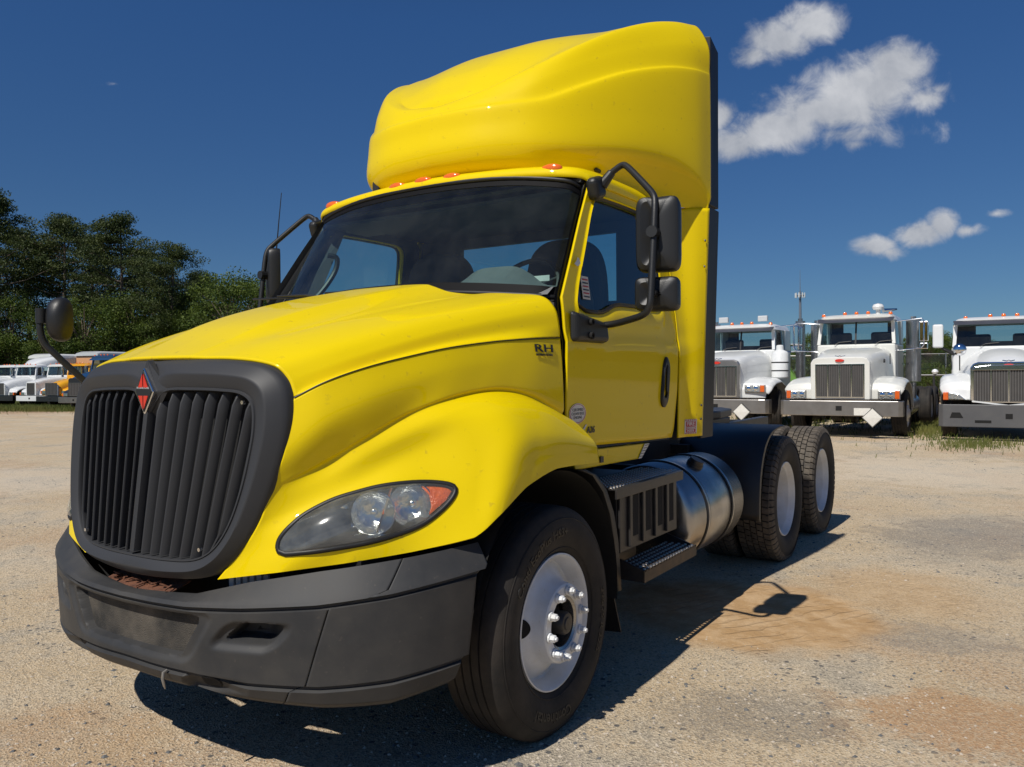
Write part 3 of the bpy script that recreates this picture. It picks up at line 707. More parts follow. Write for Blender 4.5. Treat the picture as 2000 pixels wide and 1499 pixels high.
# rusty cross plate and leaves in the gap below the grille
m = MB(); m.prism([(-.10, .715), (.0, .745), (.0, .75), (-.10, .72)], 'x', -.22, .20)
V = []; F = []
for i in range(24):
    x = rnd.uniform(-.20, .20); y = rnd.uniform(-1.12, -1.07); z = .722+rnd.uniform(0, .012); a = rnd.random()*6
    m.obox((x, y, z), (.022*math.cos(a), .022*math.sin(a), .006), (-.004*math.sin(a), .004*math.cos(a), 0), (0, 0, .002))
for v in range(8): m.V[v] = (m.V[v][0], m.V[v][1]-1.03, m.V[v][2]-.01)
m.build('rusty_cross_plate', RUST, T)
m = MB()
for i in range(6): x = .40+i*.028; m.obox((x, -1.0+i*.008, .745), (.009, .003, 0), (0, .004, 0), (0, 0, .045))
m.build('radiator_fins', SILV, T)
# dark mass of engine bay, wheel housings, chassis behind
m = MB(); m.box(-.60, .60, -.86, 1.5, .50, 1.30); m.box(-.78, .78, -.60, .28, 1.15, 1.50); m.box(-.60, .60, -.93, -.80, .62, 1.40); m.box(-.9, .9, -.85, -.66, .45, .86)
m.build('engine_bay', VOID, T)
for s_ in (1, -1):
    m = MB(); V = []; 
    for k in range(24):
        th = R(22+(166)*k/23); 
        y = .03-.60*math.cos(th); z = .50+.60*math.sin(th)
        V += [(s_*.52, y, z), (s_*1.175, y, z)]
    m.add(V, grid_faces(2, 24)); m.build('wheel_arch_liner', VOID, T, True)
    m = MB()   # lower quarter flap behind the front wheel
    P = [(.36, 1.065), (.47, 1.03), (.58, .94), (.655, .82), (.70, .68), (.72, .55), (.735, .42)]
    V = []
    for (y, z) in P: V += [(s_*.80, y-.01, z), (s_*1.10, y-.012, z), (s_*1.125, y, z), (s_*1.13, y+.035, z)]
    m.add(V, grid_faces(4, len(P))); q = m.build('wheel_arch_extension', BLK, T, True, 40); mod_solid(q, .006)
    m = MB(); m.add([(s_*.78, .70, .44), (s_*1.10, .72, .44), (s_*1.115, .79, .20), (s_*.80, .77, .18)], [(0, 1, 2, 3)]); q = m.build('mud_flap', RUB, T); mod_solid(q, .008)

# ---- cab
def cx(z): return float(np.interp(z, [0, 1.12, 1.665, 1.69, 1.80, 2.50, 2.6], [1.045, 1.058, 1.072, 1.060, 1.052, .962, .95]))
D_OUT = [(.335, 1.22), (.335, 1.45), (.335, 1.70), (.337, 1.865), (.50, 2.10), (.63, 2.29), (.765, 2.475), (.82, 2.505), (1.2, 2.515), (1.64, 2.50), (1.71, 2.44), (1.715, 2.1), (1.715, 1.7), (1.705, 1.4), (1.66, 1.18), (1.63, 1.128), (1.2, 1.138), (.80, 1.152), (.62, 1.158), (.48, 1.17), (.40, 1.19)]
W_OUT = [(.50, 1.835), (.482, 1.85), (.478, 1.875), (.52, 1.95), (.63, 2.13), (.74, 2.32), (.80, 2.40), (.85, 2.425), (1.1, 2.432), (1.47, 2.432), (1.525, 2.39), (1.53, 2.1), (1.53, 1.93), (1.50, 1.885), (1.45, 1.876), (1.2, 1.876), (.96, 1.872), (.88, 1.86), (.80, 1.832), (.72, 1.815), (.57, 1.812)]
def ring_door(sgn):
    N = 120; A = []; B = []
    for P, L_ in ((D_OUT, A), (W_OUT, B)):
        k = len(P)
        for i in range(k):
            for f in np.linspace(0, 1, 6, endpoint=False):
                a, b = np.array(P[i]), np.array(P[(i+1) % k]); L_.append(a+(b-a)*f)
    A = np.array(A); B = np.array(B); n = len(A)
    # soften the window outline
    for _ in range(3): B = (np.roll(B, 1, 0)+2*B+np.roll(B, -1, 0))/4
    rows = []
    for f in list(np.linspace(0, 1, 22)): rows.append(A*(1-f)+B*f)
    V = []
    for j, r in enumerate(rows):
        f = j/21
        for y, z in r:
            x = cx(z); 
            # raised rim around the glass
            dW = 1-f; x += .010*math.exp(-((dW-.10)/.06)**2)
            if j == 21: x -= .012
            # shallow scallop running below the belt line
            V.append((sgn*x, y, z))
    for y, z in B: V.append((sgn*(cx(z)-.05), y, z))
    m_ = len(rows)+1; F = []
    for j in range(m_-1):
        for i in range(n): F.append((j*n+i, j*n+(i+1) % n, (j+1)*n+(i+1) % n, (j+1)*n+i))
    d = MB(); d.add(V, F); o = d.build('door', Y_, T, True, 40)
    bm = bmesh.new(); bm.from_mesh(o.data); bmesh.ops.recalc_face_normals(bm, faces=bm.faces)
    f0 = max(bm.faces, key=lambda f: abs(f.calc_center_median().x))
    if f0.normal.x*sgn < 0: bmesh.ops.reverse_faces(bm, faces=bm.faces)
    bm.to_mesh(o.data); bm.free(); o.data.set_sharp_from_angle(angle=R(40)); mod_solid(o, .012)
    m = MB(); V = []
    for f, dx in ((.04, -.045), (.5, -.060), (.93, -.060), (1.0, -.035)):
        for a_, b_ in zip(A, B): q = a_*(1-f)+b_*f; V.append((sgn*(cx(q[1])+dx), q[0], q[1]))
    m.add(V, [(j*n+i, j*n+(i+1) % n, (j+1)*n+(i+1) % n, (j+1)*n+i) for j in range(3) for i in range(n)]); m.build('door_trim', CABIN, o, True)
    # glass and rubber
    m = MB(); c = B.mean(0); V = [(sgn*(cx(z)-.022), y, z) for y, z in B]; V += [(sgn*(cx(q[1])-.022), q[0], q[1]) for q in (c+(B-c)*.5)]; V.append((sgn*(cx(c[1])-.022), *c))
    F = [(i, (i+1) % n, n+(i+1) % n, n+i) for i in range(n)]+[(n+i, n+(i+1) % n, 2*n) for i in range(n)]
    m.add(V, F); m.build('door_window', DG, o)
    m = MB(); P = [(sgn*(cx(z)-.008), y, z) for y, z in B]; P.append(P[0]); m.tube(P, .012, 6, cap=False); m.build('window_seal', RUB, o, True, 60)
    # handle: long black pull recessed
    hp = cr([(1.445, 1.345), (1.452, 1.45), (1.472, 1.56), (1.51, 1.605), (1.548, 1.56), (1.545, 1.45), (1.528, 1.345), (1.487, 1.312)], 40, True)
    m = MB(); V = []
    for f, dx in ((1, -.002), (1, .010), (.90, .017), (.62, .015), (.58, -.02)):
        c = hp.mean(0)
        for y, z in c+(hp-c)*f: V.append((sgn*(cx(z)+dx), y, z))
    F = []
    for j in range(4):
        for i in range(40): F.append((j*40+i, j*40+(i+1) % 40, (j+1)*40+(i+1) % 40, (j+1)*40+i))
    F.append(tuple(160+i for i in range(40))); m.add(V, F); h = m.build('door_handle', BLK, o, True, 40)
    m = MB(); m.prism([(1.492, 1.40), (1.518, 1.40), (1.524, 1.55), (1.502, 1.56)], 'x', sgn*1.075, sgn*1.092); m.build('handle_pull', MIR, h, bevel=.005)
    return o
door = ring_door(1); door_far = ring_door(-1)
for s_ in (1, -1):
    # door jamb and black weather strip seen in the gaps
    m = MB(); V = []
    P = [(.312, 1.20), (.312, 1.86), (.60, 2.28), (.76, 2.50), (.82, 2.53), (1.66, 2.53), (1.735, 2.46), (1.74, 1.7), (1.73, 1.4), (1.66, 1.115), (.5, 1.145)]
    pp = poly_len(P, 90, True); c = np.array([1.05, 1.85])
    for f, dx in ((1, -.016), (.93, -.03), (.90, -.06)):
        for y, z in c+(pp-c)*f: V.append((s_*(cx(z)+dx), y, z))
    m.add(V, [(j*90+i, j*90+(i+1) % 90, (j+1)*90+(i+1) % 90, (j+1)*90+i) for j in range(2) for i in range(90)]); m.build('door_jamb', RUB, T, True)
    # lower cab sill
    m = MB(); V = [(s_*1.03, .42, 1.14), (s_*1.03, 1.36, 1.115), (s_*1.03, 1.24, 1.035), (s_*1.02, .50, 1.045), (s_*.90, .42, 1.14), (s_*.90, 1.36, 1.115), (s_*.90, 1.24, 1.035), (s_*.90, .50, 1.045)]
    m.add(V, [(0, 1, 2, 3), (7, 6, 5, 4), (0, 4, 5, 1), (3, 2, 6, 7), (1, 5, 6, 2), (0, 3, 7, 4)]); m.build('cab_sill', Y_, T, bevel=.006)
m = MB(); m.prism([(1.20, 1.038), (1.24, 1.038), (1.352, 1.112), (1.285, 1.114)], 'x', 1.0335, 1.036); lb = m.build('sill_label', PAPER, T)
for k in range(5):
    f = k/5+.08; m = MB(); m.prism([(1.205+.09*f, 1.042+.07*f), (1.245+.10*f, 1.042+.07*f), (1.25+.10*f, 1.0455+.07*f), (1.209+.09*f, 1.0455+.07*f)], 'x', 1.0365, 1.0372); m.build('label_line', INK, lb)
m = MB(); m.box(1.031, 1.038, .73, .765, 1.06, 1.09); m.build('sill_catch', BLK, T)

# rear quarter panel that flares out to the side extender
for s_ in (1, -1):
    zs = np.linspace(1.118, 2.532, 24); rows = []
    for z in zs:
        xe = np.interp(z, [1.1, 2.55], [1.122, 1.180]); x0 = cx(z)
        rows.append([(s_*(x0-.002), 1.727, z), (s_*(x0+.002), 1.765, z), (s_*(x0+.22*(xe-x0)), 1.83, z), (s_*(x0+.70*(xe-x0)), 1.90, z), (s_*xe, 1.965, z)])
    G = surf(rows, 20, 60)
    o = from_grid('quarter_panel', G, Y_, T, flip=(s_ < 0)); mod_solid(o, .01, 0)
    for (zz) in (2.33, 2.17, 1.31, 1.225): 
        m = MB(); m.lathe([(0, .008), (.006, .007), (.007, .001)], 'x', (1.125+(zz-1.1)*.03, 1.93, zz), 10); 
        if s_ > 0: m.build('panel_screw', BLKM, o)
    # black side extender in two lengths
    m = MB(); m.add([(s_*1.118, 1.967, 1.10), (s_*1.125, 2.17, 1.10), (s_*1.178, 2.155, 2.545), (s_*1.178, 1.967, 2.545), (s_*1.09, 1.967, 1.10), (s_*1.10, 2.17, 1.10), (s_*1.15, 2.155, 2.545), (s_*1.15, 1.967, 2.545)], [(0, 1, 2, 3), (7, 6, 5, 4), (0, 4, 5, 1), (3, 2, 6, 7), (1, 5, 6, 2), (0, 3, 7, 4)])
    m.build('side_extender', RUB, T, bevel=.006)
    m = MB(); m.add([(s_*1.180, 1.975, 2.555), (s_*1.182, 2.135, 2.555), (s_*1.185, 2.135, 3.55), (s_*1.19, 1.975, 3.60), (s_*1.14, 1.975, 2.555), (s_*1.15, 2.135, 2.555), (s_*1.14, 2.135, 3.56), (s_*1.14, 1.975, 3.61)], [(0, 1, 2, 3), (7, 6, 5, 4), (0, 4, 5, 1), (3, 2, 6, 7), (1, 5, 6, 2), (0, 3, 7, 4)])
    m.build('fairing_extender', RUB, T, bevel=.006)
# cab back wall with window opening, floor, headliner
m = MB(); yb = 1.80
wx, w0, w1 = .62, 1.98, 2.42
for (x0, x1, z0, z1) in ((-1.03, 1.03, 1.1, w0), (-.99, .99, w1, 2.60), (-1.02, -wx, w0, w1), (wx, 1.02, w0, w1)): m.box(x0, x1, yb, yb+.04, z0, z1)
m.build('cab_back_wall', CABIN, T)
m = MB(); m.box(-wx, wx, yb+.012, yb+.018, w0, w1); m.build('rear_window', RG, T)
m = MB(); m.box(-1.0, 1.0, .32, 1.8, 1.12, 1.16); m.box(-1.02, 1.02, .30, .36, 1.12, 1.84); m.build('cab_floor', CABIN, T)
m = MB(); m.box(-.93, .93, .74, 1.8, 2.49, 2.51); m.box(-.88, .88, .72, 1.10, 2.44, 2.46); m.build('headliner', CABIN, T)
# roof
def rrow(y0, dz, curve=1):
    xs = [-.962, -.945, -.86, -.62, -.3, 0, .3, .62, .86, .945, .962]
    zz = [2.475, 2.515, 2.538, 2.558, 2.570, 2.575, 2.570, 2.558, 2.538, 2.515, 2.475]
    yy = [.20, .165, .10, .045, .012, 0, .012, .045, .10, .165, .20]
    return [(x, y0+y*curve, z+dz*(1 if abs(x) < .9 else .6 if abs(x) < .95 else .3)) for x, y, z in zip(xs, yy, zz)]
rows = [rrow(.605, -.018), rrow(.60, -.006), rrow(.612, .012), rrow(.66, .030), rrow(.76, .042, .9), rrow(.95, .050, .6), rrow(1.3, .055, .3), rrow(1.85, .055, 0)]
o = from_grid('cab_roof', surf(rows, 80, 70), Y_, T, flip=True); mod_solid(o, .012)
o = MB()
# windscreen
WB = [(-.985, .50, 1.865), (-.965, .43, 1.868), (-.88, .365, 1.880), (-.6, .31, 1.905), (-.3, .283, 1.925), (0, .275, 1.93)]
WT = [(-.915, .80, 2.455), (-.900, .755, 2.475), (-.84, .705, 2.50), (-.58, .645, 2.535), (-.3, .615, 2.55), (0, .605, 2.555)]
WB = WB+[(-x, y, z) for x, y, z in WB[-2::-1]]; WT = WT+[(-x, y, z) for x, y, z in WT[-2::-1]]
midrow = [((a[0]+b[0])/2*1.003, (a[1]+b[1])/2-.012, (a[2]+b[2])/2) for a, b in zip(WB, WT)]
GW = surf([WB, midrow, WT], 121, 41)
ws = from_grid('windscreen', GW, WS, T)
# black ceramic border around the glass
def wpt(s_, t_, off=.003):
    i = s_*120; j = t_*40; i0 = min(int(i), 119); j0 = min(int(j), 39); fi, fj = i-i0, j-j0
    p = (GW[j0, i0]*(1-fi)+GW[j0, i0+1]*fi)*(1-fj)+(GW[j0+1, i0]*(1-fi)+GW[j0+1, i0+1]*fi)*fj
    du = GW[j0, i0+1]-GW[j0, i0]; dv = GW[j0+1, i0]-GW[j0, i0]; n_ = np.cross(du, dv); n_ /= np.linalg.norm(n_)
    if n_[1] > 0: n_ = -n_
    return p+n_*off
def rrect(a0, a1, b0, b1, r, n=12):
    out = []
    for (cx_, cy_, s0) in ((a1-r[0], b0+r[1], -90), (a1-r[0], b1-r[1], 0), (a0+r[0], b1-r[1], 90), (a0+r[0], b0+r[1], 180)):
        for k in range(n): th = R(s0+90*k/(n-1)); out.append((cx_+r[0]*math.cos(th), cy_+r[1]*math.sin(th)))
    return poly_len(out, 160, True)
ro = rrect(0, 1, 0, 1, (.012, .03)); ri = rrect(.045, .955, .085, .935, (.035, .10))
V = [wpt(a, b) for a, b in ro]+[wpt(*(np.array(ro[i])*.5+np.array(ri[i])*.5)) for i in range(160)]+[wpt(a, b) for a, b in ri]
m = MB(); m.add(V, [(j*160+i, j*160+(i+1) % 160, (j+1)*160+(i+1) % 160, (j+1)*160+i) for j in range(2) for i in range(160)])
m.build('glass_border', mat('black_ceramic', (.006, .006, .007), rough=.6, spec=.1), ws, True)
m = MB(); P = [wpt(a, b, .006) for a, b in ro]; m.tube(P+[P[0]], .013, 8, cap=False); m.build('windscreen_seal', RUB, ws, True, 60)
for s_ in (1, -1):   # A pillar strips, black, between glass and door
    for k, (dx, dy, r_) in enumerate(((.018, .03, .017), (.030, .065, .016))):
        a = np.array([.985, .46, 1.83]); b = np.array([.915, .775, 2.47]); m = MB()
        m.tube([(s_*(a[0]+dx+.004), a[1]+dy-.045, a[2]-.02), (s_*(a[0]*.5+b[0]*.5+dx+.006), (a[1]+b[1])/2+dy-.028, (a[2]+b[2])/2), (s_*(b[0]+dx), b[1]+dy-.022, b[2]+.01)], r_, 8); m.build('pillar_trim', RUB, T, True, 60)
for s_ in (1, -1):
    m = MB(); V = [(s_*.97, .46, 1.86), (s_*.90, .79, 2.46), (s_*.945, .84, 2.47), (s_*1.02, .50, 1.86), (s_*.90, .60, 1.86), (s_*.84, .86, 2.44)]
    m.add(V, [(0, 1, 2, 3), (3, 2, 5, 4)]); m.build('inner_pillar', CABIN, T)
# cowl black panel under the glass and wipers
m = MB(); V = []
for x in np.linspace(-.97, .97, 21):
    t = abs(x)/.97; y0 = .265+.10*t**2.2; z0 = 1.925-.06*t**1.5
    V += [(x, y0+.03, z0-.005), (x, y0-.03, z0-.03), (x, y0-.03, z0-.12)]
m.add([V[i*3+j] for j in range(3) for i in range(21)], grid_faces(21, 3)); m.build('cowl', VOID, T, True)
for (x0, x1) in ((.16, -.20), (-.55, -.80)):
    m = MB(); m.tube([(x0+.10, .24, 1.945), (x0, .245, 1.962), (x1, .262, 1.972)], [.010, .008, .006], 6); m.tube([(x0+.16, .255, 1.948), (x1-.22, .268, 1.968)], .006, 5); m.build('wiper', BLK, T)
# cabin furniture
m = MB(); P = []
xs = np.linspace(-.95, .95, 60)
def dash_z(x): return 1.945+.125*math.exp(-((x-.44)/.24)**4)+.02*math.exp(-((x+.1)/.3)**2)
V = []
for (y, dz) in ((.36, -.06), (.42, -.02), (.55, .0), (.70, .02), (.80, .0), (.84, -.06), (.85, -.4)):
    for x in xs: 
        bump_ = (dash_z(x)-1.945)*(S((y-.5)/.2)); V.append((x, y, 1.945+dz+bump_))
m.add(V, grid_faces(60, 7)); m.build('dashboard', DASH, T, True, 50)
for sx_ in (-.48, .48):
    m = MB(); 
    ol = cr([(-.25, 1.45), (-.265, 1.9), (-.24, 2.18), (-.15, 2.30), (.0, 2.325), (.15, 2.30), (.24, 2.18), (.265, 1.9), (.25, 1.45)], 40)
    m.prism([(sx_+x, z) for x, z in ol], 'y', 1.32, 1.46); m.box(sx_-.26, sx_+.26, .95, 1.42, 1.42, 1.56)
    m.build('seat', SEAT, T, bevel=.03)
m = MB(); ctr = np.array([.47, .93, 1.98]); u = np.array([1, 0, 0]); v = np.array([0, .5, .86])
m.tube([ctr+.21*(u*math.cos(a)+v*math.sin(a)) for a in np.linspace(0, 2*math.pi, 33)], .014, 6, cap=False); m.tube([ctr, ctr+(0, -.25, -.12)], .04, 8)
for a in (R(-90), R(20), R(160)): m.tube([ctr, ctr+.21*(u*math.cos(a)+v*math.sin(a))], .012, 6)
m.build('steering_wheel', BLK, T, True)
m = MB(); m.tube(cr([(-.86, .72, 2.27), (-.82, .76, 2.25), (-.83, .74, 2.15), (-.88, .64, 2.0), (-.92, .58, 1.98)], 20), .016, 8); m.build('grab_handle', MIR, T, True)
m = MB(); m.box(.60, .74, .742, .745, 2.00, 2.03); m.build('dash_sticker', PAPER, T)

# roof marker lights
for (x, y, z) in ((.78, .700, 2.566), (.194, .628, 2.588), (0, .622, 2.592), (-.194, .628, 2.588), (-.78, .700, 2.566)):
    m = MB(); pr = [(-.02, .062), (.006, .062), (.016, .055), (.027, .035), (.031, .012), (.031, .001)]
    m.lathe(pr, 'y', (0, 0, 0), 24); V = []
    for vx, vy, vz in m.V: # squash: oval, facing forward and up
        p = Vector((vx*1.05, -vy, vz*.42)); p.rotate(Matrix.Rotation(R(-38), 3, 'X')); V.append((p.x+x, p.y+y, p.z+z))
    m.V = V; lt = m.build('marker_light', ORG, T, True, 50)

# ---- roof fairing
base = [(0, .66), (.3, .69), (.5, .765), (.65, .87), (.8, 1.05), (.95, 1.3), (1.08, 1.58), (1.16, 1.8), (1.193, 1.97)]
def inset(P, d):
    P = np.array(P); T_ = np.gradient(P, axis=0); T_ /= np.linalg.norm(T_, axis=1)[:, None]
    Nn = np.stack([-T_[:, 1], T_[:, 0]], 1); Q = P+Nn*np.array(d)[:, None]; Q[-1, 1] = 1.97; Q[0, 0] = 0; return Q
def frow(P, z): return [(p[0], p[1], zz) for p, zz in zip(P, z)]
FB = [(0, .78, 2.640), (.3, .80, 2.638), (.49, .87, 2.630), (.62, .97, 2.603), (.74, 1.11, 2.585), (.86, 1.32, 2.555), (.955, 1.57, 2.535), (1.06, 1.84, 2.53), (1.175, 1.965, 2.535)]
FB2 = [(0, .735, 2.650), (.3, .76, 2.648), (.49, .83, 2.645), (.62, .93, 2.63), (.735, 1.10, 2.64), (.85, 1.32, 2.64), (.955, 1.60, 2.63), (1.10, 1.85, 2.60), (1.178, 1.966, 2.56)]
R1 = frow(inset(base, [.015, .015, .015, .02, .035, .055, .055, .03, .004]), [2.69, 2.69, 2.69, 2.695, 2.70, 2.715, 2.715, 2.68, 2.60])
R2 = frow(inset(base, [-.01, -.01, -.01, -.008, -.004, .0, .004, .004, .004]), [2.77, 2.77, 2.77, 2.77, 2.775, 2.79, 2.79, 2.75, 2.68])
R3 = frow(inset(base, [.003]*9), [2.88, 2.88, 2.885, 2.90, 2.94, 3.0, 3.04, 3.05, 3.05])
R4 = frow(inset(base, [.010, .010, .012, .014, .016, .018, .015, .01, .005]), [2.965, 2.965, 2.972, 2.995, 3.085, 3.20, 3.285, 3.32, 3.33])
R5 = frow(inset(base, [.033, .033, .034, .038, .044, .046, .040, .025, .008]), [2.990, 2.995, 3.01, 3.04, 3.135, 3.25, 3.335, 3.37, 3.38])
R6 = frow(inset(base, [.054, .054, .056, .062, .072, .077, .070, .045, .012]), [3.025, 3.035, 3.07, 3.14, 3.25, 3.37, 3.47, 3.52, 3.53])
R7 = [(0, .745, 3.046), (.27, .775, 3.082), (.44, .845, 3.145), (.585, .955, 3.235), (.722, 1.13, 3.36), (.842, 1.355, 3.492), (.95, 1.60, 3.60), (1.04, 1.8, 3.655), (1.11, 1.97, 3.672)]
R8 = [(0, .775, 3.060), (.26, .805, 3.100), (.41, .875, 3.168), (.54, .985, 3.258), (.665, 1.155, 3.378), (.775, 1.375, 3.505), (.87, 1.615, 3.612), (.95, 1.81, 3.672), (1.02, 1.97, 3.705)]
CO_ = [(.0, .80, 3.062), (.24, .825, 3.100), (.375, .895, 3.166), (.49, 1.0, 3.26), (.60, 1.175, 3.39), (.69, 1.39, 3.52), (.77, 1.63, 3.63), (.84, 1.82, 3.69), (.90, 1.97, 3.725)]
side = surf([FB, FB2, R1, R2, R3, R4, R5, R6, R7, R8, CO_], 130, 150)
nvt = side.shape[0]
# top panel: continue from the last ring towards the middle
top = []
for k in range(1, 40):
    f = k/39; ring_ = side[-1].copy()
    ring_[:, 0] *= (1-f)
    zc = ring_[:, 2]; cz_ = zc+.055*S(f*1.3)*np.clip(side[-1][:, 0]/.5, 0, 1)+ .0
    ring_[:, 2] = cz_
    ring_[:, 1] = side[-1][:, 1]
    top.append(ring_)
allr = np.concatenate([side, np.array(top)], 0)
Gf = np.concatenate([flipx(allr)[:, ::-1], allr[:, 1:]], 1)
fo = from_grid('roof_fairing', Gf, Y_, T)
bm = bmesh.new(); bm.from_mesh(fo.data); bmesh.ops.remove_doubles(bm, verts=bm.verts, dist=.0004); bmesh.ops.recalc_face_normals(bm, faces=bm.faces)
f0 = max(bm.faces, key=lambda f: f.calc_center_median().x)
if f0.normal.x < 0: bmesh.ops.reverse_faces(bm, faces=bm.faces)
bm.to_mesh(fo.data); bm.free(); mod_solid(fo, .010)
for (x, y, z) in ((.66, .985, 2.655), (.80, 1.20, 2.66)):
    m = MB(); m.lathe([(-.03, .012), (.012, .012), (.018, .007), (.02, .001)], 'y', (0, 0, 0), 12); m.V = [(vx+x, -vy+y-.02, vz+z) for vx, vy, vz in m.V]; m.build('fairing_bolt', BLKM, fo)
m = MB(); m.box(-.55, -.50, .80, 1.7, 2.62, 2.70); m.box(.50, .55, 1.0, 1.7, 2.62, 2.70); m.box(-.6, .6, 1.1, 1.15, 2.62, 2.72); m.build('fairing_bracket', BLKM, T)

# ---- mirrors on both doors
def door_mirror(s_):
    m = MB()
    arm = [(1.01, .80, 2.47), (1.05, .81, 2.52), (1.12, .815, 2.562), (1.15, .81, 2.56), (1.33, .70, 2.385), (1.362, .672, 2.345), (1.37, .655, 2.29), (1.37, .60, 1.88), (1.368, .595, 1.83), (1.35, .60, 1.795), (1.31, .61, 1.777), (1.16, .66, 1.752), (1.09, .67, 1.748)]
    P = []
    for a, b in zip(arm, arm[1:]):
        for f in np.linspace(0, 1, 4, endpoint=False): P.append(np.array(a)*(1-f)+np.array(b)*f)
    P.append(np.array(arm[-1])); P = np.array(P)
    for _ in range(2): P[1:-1] = (P[:-2]+2*P[1:-1]+P[2:])/4
    if s_ < 0: P[:, 0] *= -1
    m.tube(P, .0165, 12); arm_o = m.build('mirror_arm', MIR, T, True, 60)
    # upper pivot
    m = MB(); m.obox((s_*1.0, .775, 2.455), (.035, 0, 0), (0, .055, .018), (0, -.018, .055)); m.build('mirror_mount', MIR, arm_o, bevel=.03, seg=4)
    m = MB(); m.tube([(s_*1.02, .80, 2.47), (s_*1.07, .815, 2.535)], [.03, .022], 10); m.build('mirror_pivot', MIR, arm_o, True, bevel=.004)
    # lower bracket
    m = MB(); m.add([(s_*1.062, .37, 1.81), (s_*1.062, .70, 1.765), (s_*1.062, .71, 1.655), (s_*1.062, .37, 1.655), (s_*1.10, .39, 1.79), (s_*1.115, .67, 1.755), (s_*1.115, .69, 1.67), (s_*1.10, .39, 1.67)], [(0, 1, 2, 3), (7, 6, 5, 4), (0, 4, 5, 1), (3, 2, 6, 7), (1, 5, 6, 2), (0, 3, 7, 4)])
    br = m.build('mirror_bracket', MIR, arm_o, bevel=.016, seg=3)
    for (y, z) in ((.50, 1.755), (.50, 1.69)):
        m = MB(); m.lathe([(0, .018), (.012, .016), (.012, .010), (-.0, .010)], 'x', (s_*1.108 if s_ > 0 else -1.12, y, z), 14); m.build('bracket_recess', VOID, br)
    # heads
    for (z0, z1, nm) in ((1.995, 2.352, 'mirror_head'), (1.806, 1.968, 'mirror_head')):
        zc, hz = (z0+z1)/2, (z1-z0)/2; c = np.array([1.362, .715 if hz > .1 else .70, zc]); hx, hy = .106, .055
        u = np.array([.96, .26, 0]); v = np.array([-.26, .96, 0])
        if s_ < 0: u = np.array([.82, .57, 0]); v = np.array([-.57, .82, 0]); hy = .042
        prof = [(-1.02, .10), (-1.0, .75), (-.80, .93), (-.4, 1.0), (.6, 1.0), (.85, .98), (.85, .90), (.60, .88)]
        ol = []; e = 7
        for k in range(56):
            a = 2*math.pi*k/56; ca, sa = math.cos(a), math.sin(a)
            ol.append((abs(ca)**(2/e)*math.copysign(1, ca), abs(sa)**(2/e)*math.copysign(1, sa)))
        V = []
        for d, r_ in prof:
            for (a, b) in ol:
                # vertical channel in the front shell where the arm passes
                ch = .0 if d > -.3 else .028*math.exp(-((a*r_+.12)/.16)**2)
                p = c+u*hx*a*r_+v*(hy*d+ch)+np.array([0, 0, hz*b*(1-(1-r_)*hx/hz)]); p[0] *= s_; V.append(p)
        k_ = 56; F = [(j*k_+i, j*k_+(i+1) % k_, (j+1)*k_+(i+1) % k_, (j+1)*k_+i) for j in range(len(prof)-1) for i in range(k_)]
        F.append(tuple(range(k_)))
        m = MB(); m.add(V, F); hd = m.build(nm, MIR, T, True, 40)
        m = MB(); V = []
        for (a, b) in ol: p = c+u*hx*a*.89+v*hy*.62+np.array([0, 0, hz*b*.93]); p[0] *= s_; V.append(p)
        m.add(V, [tuple(range(k_))]); m.build('mirror_glass', MIRG, hd)
        m = MB(); p = c.copy(); p[0] *= s_; m.tube([(s_*1.37, .61, zc), (p[0], p[1], zc)], .028 if hz > .1 else .02, 10); m.build('head_clamp', MIR, hd, True)
    if s_ < 0:
        m = MB(); m.tube([(-1.365, .745, 2.34), (-1.365, .77, 2.55), (-1.36, .79, 2.74)], [.005, .0035, .0025], 6); m.build('radio_antenna', BLK, T)
door_mirror(1); door_mirror(-1)
# round bonnet mirror on the far wing
m = MB(); P = cr([(-.93, -.60, 1.18), (-.92, -.74, 1.42), (-.985, -.885, 1.60), (-1.02, -.935, 1.67), (-1.03, -.95, 1.74), (-1.03, -.945, 1.80)], 30); m.tube(P, .0155, 10)
ar = m.build('hood_mirror_arm', MIR, T, True, 60)
m = MB(); m.tube([(-1.03, -.945, 1.765), (-1.03, -.945, 1.835)], .024, 12); m.tube([(-1.03, -.94, 1.80), (-1.02, -.87, 1.80)], .02, 10); m.build('mirror_clamp', MIR, ar, True)
V = []; prof = [(-.95, .05), (-.92, .3), (-.75, .62), (-.45, .86), (-.1, .97), (.25, 1.0), (.42, .98), (.42, .90)]
for d, r_ in prof:
    for k in range(40):
        a = 2*math.pi*k/40; ca, sa = math.cos(a), math.sin(a); e = 2.6
        xx = abs(ca)**(2/e)*math.copysign(1, ca)*.058*r_; zz = abs(sa)**(2/e)*math.copysign(1, sa)*.105*r_; yy = d*.060
        V.append((-.985+xx*.93-yy*.36, -.885+yy*.93+xx*.36, 1.785+zz))
m = MB(); m.add(V, [(j*40+i, j*40+(i+1) % 40, (j+1)*40+(i+1) % 40, (j+1)*40+i) for j in range(len(prof)-1) for i in range(40)]+[tuple(range(40))]); hm = m.build('hood_mirror_head', MIR, T, True, 50)
m = MB(); m.add([v for v in V[-40:]], [tuple(range(40))]); m.build('mirror_glass', MIRG, hm)

